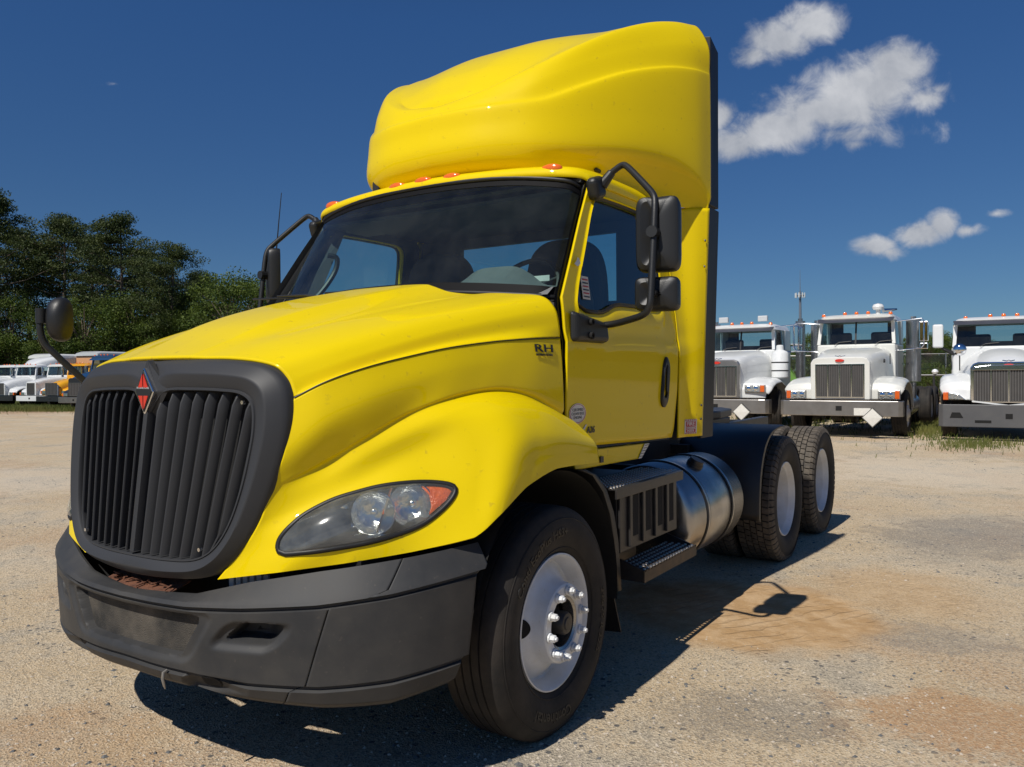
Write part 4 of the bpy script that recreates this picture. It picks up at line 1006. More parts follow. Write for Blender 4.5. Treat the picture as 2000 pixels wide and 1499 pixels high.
# ---- decals
fx = lambda z: cx(z)
def badge_xf(off):
    def f(P, e):
        out = []
        for p, q in zip(P, e):
            h = hood_bvh.ray_cast(Vector((2.2, p[1], p[2])), Vector((-1, 0, 0)))[0]; out.append((h.x+off+q, p[1], p[2]))
        return out
    return f
def door_xf(off):
    return lambda P, e: [(cx(p[2])+off+q, p[1], p[2]) for p, q in zip(P, e)]
put_text('badge_lettering', 'RH', .050, INK, T, (0, .170, 1.622), (0, 1, 0), (0, 0, 1), .002, 2.1, 0, xf=badge_xf(.004))
put_text('badge_small_lettering', 'INTERNATIONAL', .013, INK, T, (0, .170, 1.594), (0, 1, 0), (0, 0, 1), .001, 1.2, xf=badge_xf(.004))
put_text('engine_badge', 'A26', .044, INK, T, (0, .575, 1.236), (0, 1, 0), (0, 0, 1), .001, 1.15, .0006, xf=door_xf(.004), shear=.2)
m = MB(); V = [(cx(1.22)+.0035, y, z) for (y, z) in ((.45, 1.213), (.52, 1.265), (.535, 1.265), (.475, 1.213))]; m.add(V, [(0, 1, 2, 3)]); m.build('badge_slash', SILV, T)
cc = (.438, 1.322); m = MB()
V = [(cx(cc[1]+.048*math.sin(a))+.003, cc[0]+.088*math.cos(a)*.95, cc[1]+.048*math.sin(a)) for a in np.linspace(0, 2*math.pi, 40, endpoint=False)]
m.add(V, [tuple(range(40))]); st = m.build('round_sticker', PAPER, door)
m = MB(); V = []
for r_ in (.93, .88):
    V += [(cx(cc[1])+.0042, cc[0]+.0836*r_*math.cos(a), cc[1]+.048*r_*math.sin(a)) for a in np.linspace(0, 2*math.pi, 40, endpoint=False)]
m.add(V, [(i, (i+1) % 40, 40+(i+1) % 40, 40+i) for i in range(40)]); m.build('sticker_ring', REDP, st)
for dz, t_ in ((.017, 'CERTIFIED'), (-.001, 'CLEAN IDLE'), (-.019, 'ENGINE')):
    put_text('sticker_lettering', t_, .019, INK, st, (0, cc[0], cc[1]+dz), (0, 1, 0), (0, 0, 1), .0002, 1.25, xf=door_xf(.0042))
def qx(y, z):
    xe = np.interp(z, [1.1, 2.55], [1.122, 1.180]); return np.interp(y, [1.727, 1.765, 1.83, 1.90, 1.965], [cx(z), cx(z)+.002, cx(z)+.22*(xe-cx(z)), cx(z)+.70*(xe-cx(z)), xe])
def qpatch(y0, y1, z0, z1, off, name, m_, parent, n=8):
    V = [(qx(y, z)+off, y, z) for z in np.linspace(z0, z1, 4) for y in np.linspace(y0, y1, n)]
    b = MB(); b.add(V, grid_faces(n, 4)); return b.build(name, m_, parent, True)
fs = qpatch(1.80, 1.905, 1.135, 1.225, .006, 'fire_label', PAPER, T)
for (z0, z1) in ((1.180, 1.212), (1.167, 1.1775), (1.145, 1.164)): qpatch(1.812, 1.893, z0, z1, .008, 'label_panel', REDP, fs)
for k in range(7):
    y = 1.803+k*.0145
    for (z0, z1) in ((1.136, 1.1425), (1.216, 1.2235)): qpatch(y, y+.008, z0, z1, .008, 'label_stripe', REDP, fs, 3)
for z, s1, t_ in ((1.196, .034, 'FIRE'), (1.172, .010, 'EXTINGUISHER'), (1.1545, .019, 'INSIDE')):
    put_text('label_lettering', t_, s1, WPR, fs, (0, 1.852, z), (0, 1, 0), (0, 0, 1), .0002, 1.0, .0004, xf=lambda P, e: [(qx(p[1], p[2])+.0095+q, p[1], p[2]) for p, q in zip(P, e)])
m = MB(); m.add([(cx(z)-.016, y, z) for (y, z) in ((.575, 1.875), (.655, 1.875), (.655, 1.99), (.575, 1.99))], [(0, 1, 2, 3)]); ds = m.build('window_sticker', PAPER, door)
for k in range(6): m = MB(); m.add([(cx(z)-.014, y, z) for (y, z) in ((.585, 1.885+k*.017), (.645, 1.885+k*.017), (.645, 1.892+k*.017), (.585, 1.892+k*.017))], [(0, 1, 2, 3)]); m.build('sticker_line', REDP if k % 2 else INK, ds)
m = MB(); V = []
for (y, z) in ((.475, 2.035), (.50, 2.05), (.515, 2.07), (.53, 2.068), (.54, 2.045), (.52, 2.03), (.50, 2.025)): V.append((cx(z)+.012, y, z))
m.add(V, [tuple(range(len(V)))]); m.build('pillar_decal', SILV, door)

# ---- wheels
ZC = .487; XW = 1.18
def clampz(m): m.V = [(x, y, max(z, .004)) for x, y, z in m.V]; return m
def front_wheel(parent, rim=WHT, tyre=TYRE, letters=True, detail=True):
    """outer face at x=0 looking to +x, centre at origin"""
    n = 96 if detail else 32
    prof = [(-.012, .2985), (.0, .2985), (.002, .292), (-.004, .286), (-.025, .279), (-.050, .268), (-.078, .263), (-.086, .256), (-.080, .244), (-.064, .228), (-.049, .209), (-.036, .194), (-.025, .184), (-.012, .179), (.026, .174), (.038, .171), (.044, .162), (.044, .122), (.038, .117), (-.03, .115)]
    m = MB(); m.lathe(prof, 'x', (0, 0, 0), n); w = m.build('wheel', rim, parent, True, 28)
    tp = [(-.018, .290), (-.010, .300), (.004, .315), (.020, .345), (.028, .385), (.030, .410), (.024, .445), (.014, .468), (.002, .487), (-.010, .499), (-.025, .505)]
    for g in (-.062, -.105, -.150, -.195): tp += [(g+.005, .5075), (g+.003, .4985), (g-.003, .4985), (g-.005, .5075)]
    tp += [(-.232, .505), (-.25, .497), (-.262, .48), (-.278, .44), (-.282, .40), (-.27, .34), (-.25, .30)]
    m = MB(); m.lathe(tp, 'x', (0, 0, 0), n); m.V = [(x, y, max(z, -ZC+.004)) for x, y, z in m.V]; ty = m.build('tyre', tyre, w, True, 30)
    if detail:
        m = MB()
        for r_ in (.325, .455): m.lathe([(-.0, r_-.004), (.003, r_), (.0, r_+.004)], 'x', ({.325: .011, .455: .020}[r_], 0, 0), n)
        m.build('tyre_bead_ring', tyre, ty, True)
    if letters:
        LM = mat('tyre_lettering', (.009, .009, .009), rough=.5)
        def arc(txt, size, phi, rb, sx=1.25):
            V, F = text_mesh(txt, size, .0012, 'LEFT', bold=.0008); out = []
            for x, y, z in V:
                r_ = rb+y; a = phi+x*sx/rb
                out.append((np.interp(r_, [.315, .345, .385, .41, .445, .468], [.004, .020, .028, .030, .024, .014])+.0016+z, r_*math.sin(a), r_*math.cos(a)))
            mesh_obj('tyre_lettering', out, F, LM, ty)
        arc('Conti EcoPlus HS3+', .056, R(-62), .395, 1.05); arc('Continental', .066, R(170), .400, 1.0); arc('295/75 R 22.5', .036, R(80), .395, 1.5)
    # hub
    m = MB(); m.lathe([(-.05, .116), (-.045, .075), (-.03, .070), (.0, .052), (.045, .050), (.055, .044), (.057, .03), (.062, .028), (.063, .001)], 'x', (0, 0, 0), 32); m.build('hub', BLKM, w, True, 40)
    m = MB(); m.lathe([(.037, .116), (.030, .104), (-.02, .096)], 'x', (0, 0, 0), 40); m.build('hub_flange', ALU, w, True, 40)
    for k in range(10):
        a = 2*math.pi*(k+.3)/10; y, z = .1425*math.cos(a), .1425*math.sin(a)
        m = MB(); m.lathe([(.046, .0215), (.053, .0205), (.055, .0165)], 'x', (0, y, z), 16)
        m.lathe([(.054, .0165), (.074, .0160), (.077, .012), (.077, .0095), (.084, .0090), (.085, .001)], 'x', (0, y, z), 6 if detail else 5)
        m.build('lug_nut', rim, w)
    for a in ((R(176), R(-4)) if detail else (R(172),)):
        c = .216; m = MB(); V = []
        for k in range(24):
            t = 2*math.pi*k/24
            for q in (1, .66, .33):
                ra = c+.031*q*math.cos(t); an = a+.042*q*math.sin(t)/c
                V.append((np.interp(ra, [.179, .184, .194, .209, .228, .244, .256], [-.012, -.025, -.036, -.049, -.064, -.080, -.086])+.006, ra*math.cos(an), ra*math.sin(an)))
        V.append((np.interp(c, [.194, .209, .228], [-.036, -.049, -.064])+.006, c*math.cos(a), c*math.sin(a)))
        m.add(V, [(3*i+q, 3*((i+1) % 24)+q, 3*((i+1) % 24)+q+1, 3*i+q+1) for i in range(24) for q in (0, 1)]+[(3*i+2, 3*((i+1) % 24)+2, 72) for i in range(24)]); m.build('hand_hole', VOID, w)
    return w
wf = front_wheel(T); wf.scale = (.955, .955, .955); wf.location = (XW, .025, ZC*.955)
w2 = copy_tree(wf, T); w2.location = (-XW, .025, ZC*.955); w2.rotation_euler = (0, 0, math.pi)
m = MB(); m.tube([(-1.0, 0, .47), (1.0, 0, .47)], .07, 8); m.build('front_axle', BLKM, T)

def rear_wheel(parent):
    n = 80; m = MB()
    prof = [(-.012, .2985), (.0, .2985), (.002, .292), (-.006, .286), (-.028, .280), (-.045, .266), (-.075, .260), (-.18, .256), (-.19, .250), (-.21, .240), (-.235, .215), (-.238, .12), (-.225, .108)]
    m.lathe(prof, 'x', (0, 0, 0), n); w = m.build('wheel', WHT, parent, True, 28)
    tp = [(-.018, .290), (-.010, .300), (.004, .315), (.020, .345), (.028, .385), (.030, .410), (.026, .445), (.018, .468), (.010, .480), (-.002, .490), (-.016, .494)]
    tp += [(-.24, .494), (-.26, .487), (-.272, .46), (-.282, .40), (-.27, .34), (-.25, .30)]
    m = MB(); m.lathe(tp, 'x', (0, 0, 0), n); m.V = [(x, y, max(z, -ZC+.004)) for x, y, z in m.V]; ty = m.build('tyre', TYRE, w, True, 40)
    m = MB(); N_ = 58
    cols = [(-.002, -.052, 0), (-.060, -.100, .5), (-.108, -.146, 0), (-.154, -.194, .5), (-.202, -.252, 0)]
    for (a0, a1, ph) in cols:
        for k in range(N_):
            t0 = 2*math.pi*(k+ph+.08)/N_; t1 = 2*math.pi*(k+ph+.92)/N_; tm = (t0+t1)/2
            if math.sin(tm) < -.985: continue
            r0, r1 = .488, .509; sk = .0
            V = []
            for r_ in (r0, r1):
                for a_ in (a0, a1):
                    for t_ in (t0+(.015 if a_ == a0 else 0), t1+(.015 if a_ == a0 else 0)): V.append((a_, r_*math.cos(t_), r_*math.sin(t_)))
            m.add(V, [(0, 1, 3, 2), (4, 6, 7, 5), (0, 4, 5, 1), (2, 3, 7, 6), (0, 2, 6, 4), (1, 5, 7, 3)])
    for k in range(N_*1):  # shoulder lugs on the side wall
        t0 = 2*math.pi*(k+.1)/N_; t1 = 2*math.pi*(k+.9)/N_
        V = []
        for t_ in (t0, t1):
            for (a_, r_) in ((-.004, .509), (.018, .492), (.030, .455), (.020, .455), (.0, .480)): V.append((a_, r_*math.cos(t_), r_*math.sin(t_)))
        m.add(V, [(0, 1, 2, 3, 4), (9, 8, 7, 6, 5), (0, 5, 6, 1), (1, 6, 7, 2)])
    m.V = [(x, y, max(z, -ZC+.003)) for x, y, z in m.V]
    tag(m.build('tread_blocks', TYRE2, ty), kind='stuff')
    m = MB(); m.lathe([(-.238, .12), (-.17, .105), (-.13, .095), (-.12, .085), (-.118, .001)], 'x', (0, 0, 0), 32); m.build('hub', BLKM, w, True, 40)
    for k in range(10):
        a = 2*math.pi*(k+.3)/10; y, z = .1425*math.cos(a), .1425*math.sin(a)
        m = MB(); m.lathe([(-.238, .02), (-.233, .0165), (-.210, .0160), (-.207, .010), (-.195, .0095), (-.194, .001)], 'x', (0, y, z), 6); m.build('lug_nut', WHT, w)
    return w
WB1 = 3.769
r0 = rear_wheel(T); r0.location = (XW, WB1, ZC)
for i, (x, y) in enumerate(((XW-.33, WB1), (XW, WB1+1.32), (XW-.33, WB1+1.32), (-XW, WB1), (-XW+.33, WB1), (-XW, WB1+1.32), (-XW+.33, WB1+1.32))):
    c = copy_tree(r0, T); c.location = (x, y, ZC)
    if x < 0: c.rotation_euler = (0, 0, math.pi)
# ---- chassis
for s_ in (1, -1):
    m = MB(); m.box(s_*.38, s_*.46, .2, 5.9, .78, 1.04); m.build('frame_rail', BLKM, T, bevel=.004)
m = MB(); m.box(-.9, .9, WB1-.06, WB1+.06, .43, .55); m.build('rear_axle', BLKM, T)
m = MB(); m.box(-.9, .9, WB1+1.26, WB1+1.38, .43, .55); m.build('rear_axle', BLKM, T)
for y in (2.4, 3.1, 4.4, 5.8): m = MB(); m.box(-.38, .38, y-.05, y+.05, .80, 1.0); m.build('cross_member', BLKM, T)
m = MB(); ol = [(-.46, 3.95), (-.50, 4.2), (-.44, 4.7), (-.25, 5.0), (-.05, 4.75), (.05, 4.75), (.25, 5.0), (.44, 4.7), (.50, 4.2), (.46, 3.95), (.2, 3.8), (-.2, 3.8)]
m.prism(ol, 'z', 1.10, 1.17); m.box(-.46, .46, 3.9, 4.6, 1.04, 1.10); m.build('fifth_wheel', BLKM, T, bevel=.012)
for (pts, r_) in (([(.3, 1.9, 1.3), (.25, 2.3, 1.15), (.2, 2.9, 1.12), (.1, 3.4, 1.2)], .016), ([(-.2, 1.9, 1.4), (-.1, 2.4, 1.1), (.1, 3.0, 1.1)], .014)):
    m = MB(); m.tube(cr(pts, 24), r_, 6); m.build('air_hose', BLKM, T, True)
m = MB(); m.box(-.44, .44, 2.0, 3.1, 1.045, 1.06); m.build('deck_plate', BLKM, T)
# quarter fender ahead of the rear wheels
for s_ in (1, -1):
    P = cr([(3.02, .42), (3.03, .60), (3.07, .78), (3.16, .93), (3.30, 1.03), (3.48, 1.075), (3.72, 1.09)], 24); V = []
    for y, z in P: V += [(s_*.50, y, z), (s_*1.16, y, z), (s_*1.175, y+.01, z-.003), (s_*1.178, y+.035, z-.012)]
    m = MB(); m.add(V, grid_faces(4, 24)); q = m.build('rear_fender', BLK, T, True, 40); mod_solid(q, .005)
    m = MB(); m.box(s_*.46, s_*.60, 3.1, 3.2, .88, .95); m.build('fender_bracket', BLKM, T)
# fuel tank, straps, cap
for s_ in (1, -1):
    m = MB(); rr = .325; c = (s_*.835, 0, .615)
    prof = [(1.70, .001), (1.698, .20), (1.702, .285), (1.715, .312), (1.735, .325), (2.70, .325), (2.72, .312), (2.73, .28), (2.73, .001)]
    m.lathe(prof, 'y', c, 64); tk = m.build('fuel_tank', ALU, T, True, 35)
    for y in (1.98, 2.46):
        m = MB(); m.lathe([(-.028, .327), (-.028, .331), (.028, .331), (.028, .327)], 'y', (c[0], y, c[2]), 64); m.build('tank_strap', RUB, tk, True, 35)
        m = MB(); m.lathe([(-.012, .331), (-.012, .3345), (.012, .3345), (.012, .331)], 'y', (c[0], y, c[2]), 64); m.build('strap_band', ALU, tk, True, 35)
    a = R(28); m = MB(); p = np.array([c[0]+s_*rr*math.sin(a), 2.20, c[2]+rr*math.cos(a)]); dv = np.array([s_*math.sin(a), 0, math.cos(a)])
    m.tube([p-dv*.01, p+dv*.02], .055, 20); m.tube([p+dv*.02, p+dv*.045], [.05, .047], 20); m.build('fuel_cap', BLKM, tk, True, 35)
    m = MB(); m.box(s_*.46, s_*.62, 2.0, 2.08, .5, .9); m.build('tank_bracket', BLKM, tk)
# battery box with ribbed cover, tread plate and hanging step
m = MB(); m.box(.48, 1.095, .80, 1.55, .60, .925); bb = m.build('battery_box', BLKM, T, bevel=.008)
m = MB(); m.box(1.098, 1.112, .795, 1.565, .598, .905); cv = m.build('box_cover', BLKM, bb, bevel=.004)
for k in range(4):
    y = .93+k*.165; m = MB(); m.box(1.1125, 1.1145, y, y+.085, .66, .895); m.build('cover_slot', VOID, cv)
    m = MB(); m.box(1.112, 1.128, y-.045, y-.012, .615, .90); m.build('cover_rib', BLKM, cv, bevel=.004)
m = MB(); m.box(.86, 1.14, .70, 1.60, .928, .938); m.box(1.13, 1.14, .70, 1.60, .885, .930); tp_ = m.build('step_plate', BLKM, T, bevel=.002)
m = MB()
for i in range(26):
    for j in range(7):
        x = .885+j*.036; y = .72+i*.034+(j % 2)*.017
        m.lathe([(.938, .011), (.945, .009), (.943, .005)], 'z', (x, y, 0), 7)
tag(m.build('grip_studs', STEEL, tp_), kind='stuff')
TREAD = mat('step_tread', (.05, .045, .04), rough=.5, metal=.5, noise=.7, nscale=20, ncol=(.12, .085, .06))
m = MB(); xs = (1.03, 1.07, 1.11, 1.15, 1.19); ys = np.linspace(.90, 1.62, 19)
for k in range(5): m.box(xs[k]-.0085, xs[k]+.0085, .90, 1.62, .494, .500)
for y in ys: m.box(1.02, 1.205, y-.009, y+.009, .495, .5005)
m.box(1.195, 1.205, .885, 1.635, .44, .502); m.box(1.018, 1.026, .885, 1.635, .455, .502)
tag(m.build('lower_step', TREAD, T), kind='stuff')
m = MB()
for i in range(18):
    for j in range(5):
        x = xs[j]; y = ys[i]+.02; m.lathe([(.500, .010), (.508, .008), (.506, .005)], 'z', (x, y, 0), 7)
tag(m.build('step_studs', STEEL, T), kind='stuff')
for y in (.89, 1.61):
    m = MB(); m.prism([(.70, .62), (.98, .62), (1.02, .56), (1.20, .50), (1.20, .44), (1.0, .44), (.92, .48), (.70, .54)], 'y', y, y+.012); m.build('step_bracket', BLKM, T)
m = MB(); m.tube([(.70, 1.0, .45), (.70, 1.55, .45)], .16, 18); m.build('air_tank', BLKM, T, True)
m = MB(); m.tube([(.75, .75, .38), (.75, 1.0, .38)], .10, 14); m.build('exhaust_can', RUST, T, True)
m = MB(); m.box(.95, 1.06, 1.58, 1.68, .62, .80); m.build('filter_bracket', BLKM, T, bevel=.006)
m = MB(); m.prism([(1.60, .80), (1.64, .80), (1.635, .86), (1.605, .86)], 'x', 1.062, 1.066); m.build('tank_label', PAPER, T)

# ================================================================ OTHER TRUCKS
def paint(name, col, rough=.35): return mat(name, col, rough=rough, coat=.6, coatr=.08, noise=.35, nscale=1.6, ncol=tuple(c*.72 for c in col), dirt=.25, dirtcol=(.30, .25, .18))
WP = paint('white_paint', (.74, .75, .74)); WP2 = paint('cream_white_paint', (.72, .72, .67)); SILVP = paint('silver_white_paint', (.55, .57, .58))
YP = paint('orange_yellow_paint', (.80, .38, .01)); BP = paint('dark_blue_paint', (.01, .05, .13)); RP = paint('dark_red_paint', (.35, .012, .03)); GP = paint('grey_blue_paint', (.16, .18, .22))
DKP = paint('black_paint', (.015, .016, .02)); NVP = paint('navy_paint', (.05, .05, .11))
BGG = glass_mat('truck_glass', (.50, .64, .66), dirt=.04)
GRL = mat('grille_bars', (.20, .19, .18), rough=.4, metal=.7, noise=.3, nscale=9); GRD = mat('grille_dark', (.05, .046, .043), rough=.6, noise=.4, nscale=9)
def loft(parent, name, secs, m_, n=22, e=5.0, close=True):
    """secs: (y, halfwidth bottom, halfwidth top, z bottom, z top, roundness)"""
    V = []; 
    for (y, wb, wt, zb, zt, ex) in secs:
        for k in range(n):
            t = math.pi*k/(n-1); c_, s_ = math.cos(t), math.sin(t)
            x = abs(c_)**(2/ex)*math.copysign(1, c_); z = abs(s_)**(2/ex)
            V.append(((wb+(wt-wb)*z)*x, y, zb+(zt-zb)*z))
    F = grid_faces(n, len(secs)); 
    if close: F += [tuple(range(n)), tuple((len(secs)-1)*n+i for i in range(n))]
    b = MB(); b.add(V, F); return b.build(name, m_, parent, True, 42)
def bg_wheel(parent, x, y, s_, rim, r=.50, w=.27, dish=False, lod=0):
    n = 40 if lod == 0 else 20
    m = MB()
    if dish: m.lathe([(-.0, .30), (.005, .29), (-.04, .265), (-.13, .255), (-.16, .22), (-.16, .10), (-.06, .09), (-.05, .001)], 'x', (0, 0, 0), n)
    else: m.lathe([(-.0, .30), (.005, .29), (-.05, .262), (-.08, .24), (-.01, .175), (.02, .165), (.02, .11), (.05, .08), (.06, .001)], 'x', (0, 0, 0), n)
    o = m.build('wheel', rim, parent, True, 35)
    tp = [(-.01, .298), (.02, .34), (.028, .40), (.018, .46), (-.005, .49), (-.02, r)]+[(g+d, q) for g in (-.08, -.14, -.20) for d, q in ((.006, r), (.004, r-.012), (-.004, r-.012), (-.006, r))]+[(-w+.03, r), (-w+.01, .47), (-w-.01, .40), (-w+.02, .30)]
    m = MB(); m.lathe(tp, 'x', (0, 0, 0), n); m.V = [(a, b, max(c, -r+.02)) for a, b, c in m.V]; m.build('tyre', TYRE, o, True, 30)
    o.location = (s_*x, y, r-.015); 
    if s_ < 0: o.rotation_euler = (0, 0, math.pi)
    return o
def bg_truck(name, label, group, loc, rz, P):
    """a conventional tractor seen from the front; P holds what differs"""
    t = empty(name, loc, rz); tag(t, label, 'truck', group); lod = P.get('lod', 0)
    col = P['paint']; gw = P.get('gw', .53); hz0, hz1 = P.get('hood', (1.68, 1.96)); hy0, hy1 = P.get('hoody', (-1.1, .75)); hw1 = P.get('hw1', .78); cw = P.get('cw', .90); roof = P.get('roof', 2.72); wz0, wz1 = P.get('wind', (2.02, 2.56))
    cy1 = P.get('cab_end', 2.2)
    hc = P.get('hood_paint', col)
    # hood
    r_ = P.get('round', 7)
    loft(t, 'hood', [(hy0, gw*.98, gw*.93, .80, hz0-.015, r_), (hy0+.05, gw, gw*.97, .80, hz0+.012, r_), (hy0+.5, gw+.05, gw+.03, .8, hz0+(hz1-hz0)*.45, r_), (hy0+1.1, gw+.14, gw+.12, .85, hz0+(hz1-hz0)*.8, r_), (hy1, hw1+.08, hw1, .95, hz1, r_)], hc)
    # fenders as arched shells
    for s_ in (1, -1):
        fy0 = P.get('fy0', -.95); rows = []; N_ = 26
        x_in = gw-.02; 
        for f, lift, xo in ((0, -.0, 0), (.25, .012, 0), (.6, .0, 0), (.88, -.035, 0), (1.0, -.11, 0)):
            row = []
            for k in range(N_):
                q = k/(N_-1)
                # profile: nose down to the bumper, over the wheel, down behind
                if P.get('fender', 'classic') == 'classic':
                    Y = np.interp(q, [0, .12, .25, .45, .62, .78, .9, 1], [fy0, fy0-.01, fy0+.06, -.45, -.02, .38, .62, .72]); Z = np.interp(q, [0, .12, .25, .45, .62, .78, .9, 1], [.80, 1.0, 1.13, 1.24, 1.27, 1.16, .95, .68])
                else:
                    Y = np.interp(q, [0, .12, .25, .45, .62, .78, .9, 1], [fy0, fy0+.03, fy0+.10, -.45, -.02, .38, .62, .75]); Z = np.interp(q, [0, .12, .25, .45, .62, .78, .9, 1], [.80, 1.0, 1.16, 1.30, 1.33, 1.22, 1.0, .70])
                xo_ = P.get('fw', 1.20)-(.14*S((.25-q)/.25))
                row.append((s_*(x_in+(xo_-x_in)*f), Y+(.05*f*f if q < .3 else 0), Z+lift*(1 if q > .1 else 0)))
            rows.append(row)
        G = surf(rows, 60, 12); o = from_grid('fender', G, P.get('fender_paint', col), t, flip=(s_ < 0)); mod_solid(o, .02, 0)
    m = MB(); m.box(-gw+.03, gw-.03, hy0+.1, hy1+.8, .55, 1.3); m.box(-.95, .95, -.5, .6, .62, 1.05); m.box(-.42, .42, -1.0, 6.2 if not P.get('short') else 5.2, .62, .88); m.build('chassis', VOID, t)
    # cab: shell of posts, roof, doors
    y0 = hy1-.12
    gl0, gl1 = wz0+.03, wz1-.03
    m = MB(); m.box(-cw, cw, y0+.02, cy1, 1.02, wz0); m.build('cab_lower', col, t, bevel=.04, seg=3)
    loft(t, 'cab_roof', [(y0+.02, cw-.06, cw-.14, wz1, roof-.06, 6), (y0+.14, cw-.03, cw-.09, wz1, roof-.01, 6), (y0+.6, cw-.02, cw-.09, wz1, roof+.02, 6), (cy1, cw-.02, cw-.09, wz1, roof, 6)], col)
    for s_ in (1, -1):
        m = MB(); m.add([(s_*cw, y0+.03, wz0), (s_*(cw-.07), y0+.03, wz0), (s_*(cw-.07), y0+.12, wz0), (s_*cw, y0+.14, wz0), (s_*(cw-.04), y0+.14, wz1+.01), (s_*(cw-.11), y0+.14, wz1+.01), (s_*(cw-.11), y0+.22, wz1+.01), (s_*(cw-.04), y0+.24, wz1+.01)], [(0, 1, 2, 3), (7, 6, 5, 4), (0, 4, 5, 1), (1, 5, 6, 2), (2, 6, 7, 3), (3, 7, 4, 0)]); m.build('windscreen_pillar', col, t)
        m = MB(); m.box(s_*(cw-.08), s_*(cw-.01), y0+1.05, cy1-.004, wz0, wz1+.01); m.build('rear_pillar', col, t)
        m = MB(); m.add([(s_*(cw-.03), y0+.14, gl0-.03), (s_*(cw-.03), y0+1.05, gl0-.03), (s_*(cw-.05), y0+1.05, gl1+.04), (s_*(cw-.05), y0+.24, gl1+.04)], [(0, 1, 2, 3)]); m.build('side_window', BGG, t)
        m = MB(); m.box(s_*(cw+.001), s_*(cw+.012), y0+.20, y0+1.08, 1.10, wz0-.03); d = m.build('door', P.get('door_paint', col), t, bevel=.008)
        m = MB(); m.box(s_*(cw+.012), s_*(cw+.03), y0+.92, y0+1.03, 1.55, 1.59); m.build('door_handle', CHR, d)
    m = MB(); m.add([(-cw+.08, y0+.05, wz0+.002), (cw-.08, y0+.05, wz0+.002), (cw-.12, y0+.16, wz1+.006), (-cw+.12, y0+.16, wz1+.006)], [(0, 1, 2, 3)]); ws_ = m.build('windscreen', BGG, t)
    m = MB(); m.box(-cw+.07, cw-.07, cy1-.06, cy1-.02, wz0-.02, wz0+.15); m.box(-cw+.07, -.5, cy1-.06, cy1-.02, wz0, wz1); m.box(.5, cw-.07, cy1-.06, cy1-.02, wz0, wz1); m.build('cab_back_wall', CABIN, t)
    m = MB()
    for sx_ in (-.45, .45): m.box(sx_-.24, sx_+.24, cy1-.62, cy1-.50, wz0-.3, wz0+.32)
    for mm, sx_ in ((1, -.45), (1, .45)):
        q = MB(); q.box(sx_-.24, sx_+.24, cy1-.62, cy1-.50, wz0-.3, wz0+.30); q.build('seat', SEAT, t, bevel=.05)
    if P.get('split', True):
        m = MB(); m.obox((0, y0+.10, (wz0+wz1)/2), (.018, 0, 0), (0, .012, 0), (0, .055, (wz1-wz0)/2)); m.build('windscreen_divider', BLK, ws_)
    for xx in (-.45, .42):
        m = MB(); m.tube([(xx, y0-.02, wz0-.01), (xx+.10, y0+.03, wz0+.05), (xx+.36, y0+.045, wz0+.07)], .009, 5); m.build('wiper', BLK, t)
    m = MB(); V = [(-cw+.02, y0+.02, wz1+.02), (cw-.02, y0+.02, wz1+.02), (cw-.05, y0-.12, wz1-.04), (-cw+.05, y0-.12, wz1-.04), (-cw+.02, y0+.02, wz1+.06), (cw-.02, y0+.02, wz1+.06)]
    if P.get('visor') is not None:
        m.add(V, [(0, 1, 2, 3), (3, 2, 5, 4), (0, 3, 4), (1, 5, 2)]); m.build('sun_visor', P['visor'], t)
    # grille
    gz0, gz1 = P.get('grille', (.86, 1.53)); gwi = P.get('gwi', .45); yy = hy0-.012
    sh = P.get('shell', col)
    m = MB(); m.prism([(gw, .80), (gw, hz0-.10), (gw-.05, hz0-.02), (gw-.14, hz0+.015), (-gw+.14, hz0+.015), (-gw+.05, hz0-.02), (-gw, hz0-.10), (-gw, .80)], 'y', yy-.03, hy0+.06); m.build('grille_shell', sh, t, bevel=.02, seg=3)
    m = MB(); m.box(-gwi, gwi, yy-.036, yy-.031, gz0, gz1); gr = m.build('grille', GRD, t)
    nb = 26 if lod == 0 else 8
    for k in range(nb):
        x = -gwi+(k+.5)*2*gwi/nb; q = MB(); q.box(x-.35*gwi/nb, x+.35*gwi/nb, yy-.048, yy-.036, gz0+.01, gz1-.01); q.build('grille_bar', GRL, gr)
    for x0, x1, z0, z1 in ((-gwi-.02, -gwi, gz0-.02, gz1+.02), (gwi, gwi+.02, gz0-.02, gz1+.02), (-gwi, gwi, gz1, gz1+.02), (-gwi, gwi, gz0-.02, gz0)):
        q = MB(); q.box(x0, x1, yy-.054, yy-.031, z0, z1); q.build('grille_trim', CHR if lod == 0 else STEEL, gr)
    if P.get('bars3'):
        for x in (-gwi/2, 0, gwi/2): q = MB(); q.box(x-.010, x+.010, yy-.056, yy-.040, gz0, gz1); q.build('grille_trim', CHR, gr)
    if P.get('badge'):
        m = MB(); m.lathe([(-.062, .001), (-.062, .9), (-.031, 1.0)], 'y', (0, yy, 0), 24); m.V = [(x*.095, y, z*.033+hz0-.055) for x, y, z in m.V]; bd = m.build('badge', RED, t, True)
        m = MB(); m.tube([(-.10, yy+.03, hz0+.045), (-.03, yy-.02, hz0+.03), (0, yy-.04, hz0+.045), (.03, yy-.02, hz0+.03), (.10, yy+.03, hz0+.045)], .010, 6); m.build('hood_ornament', CHR, t)
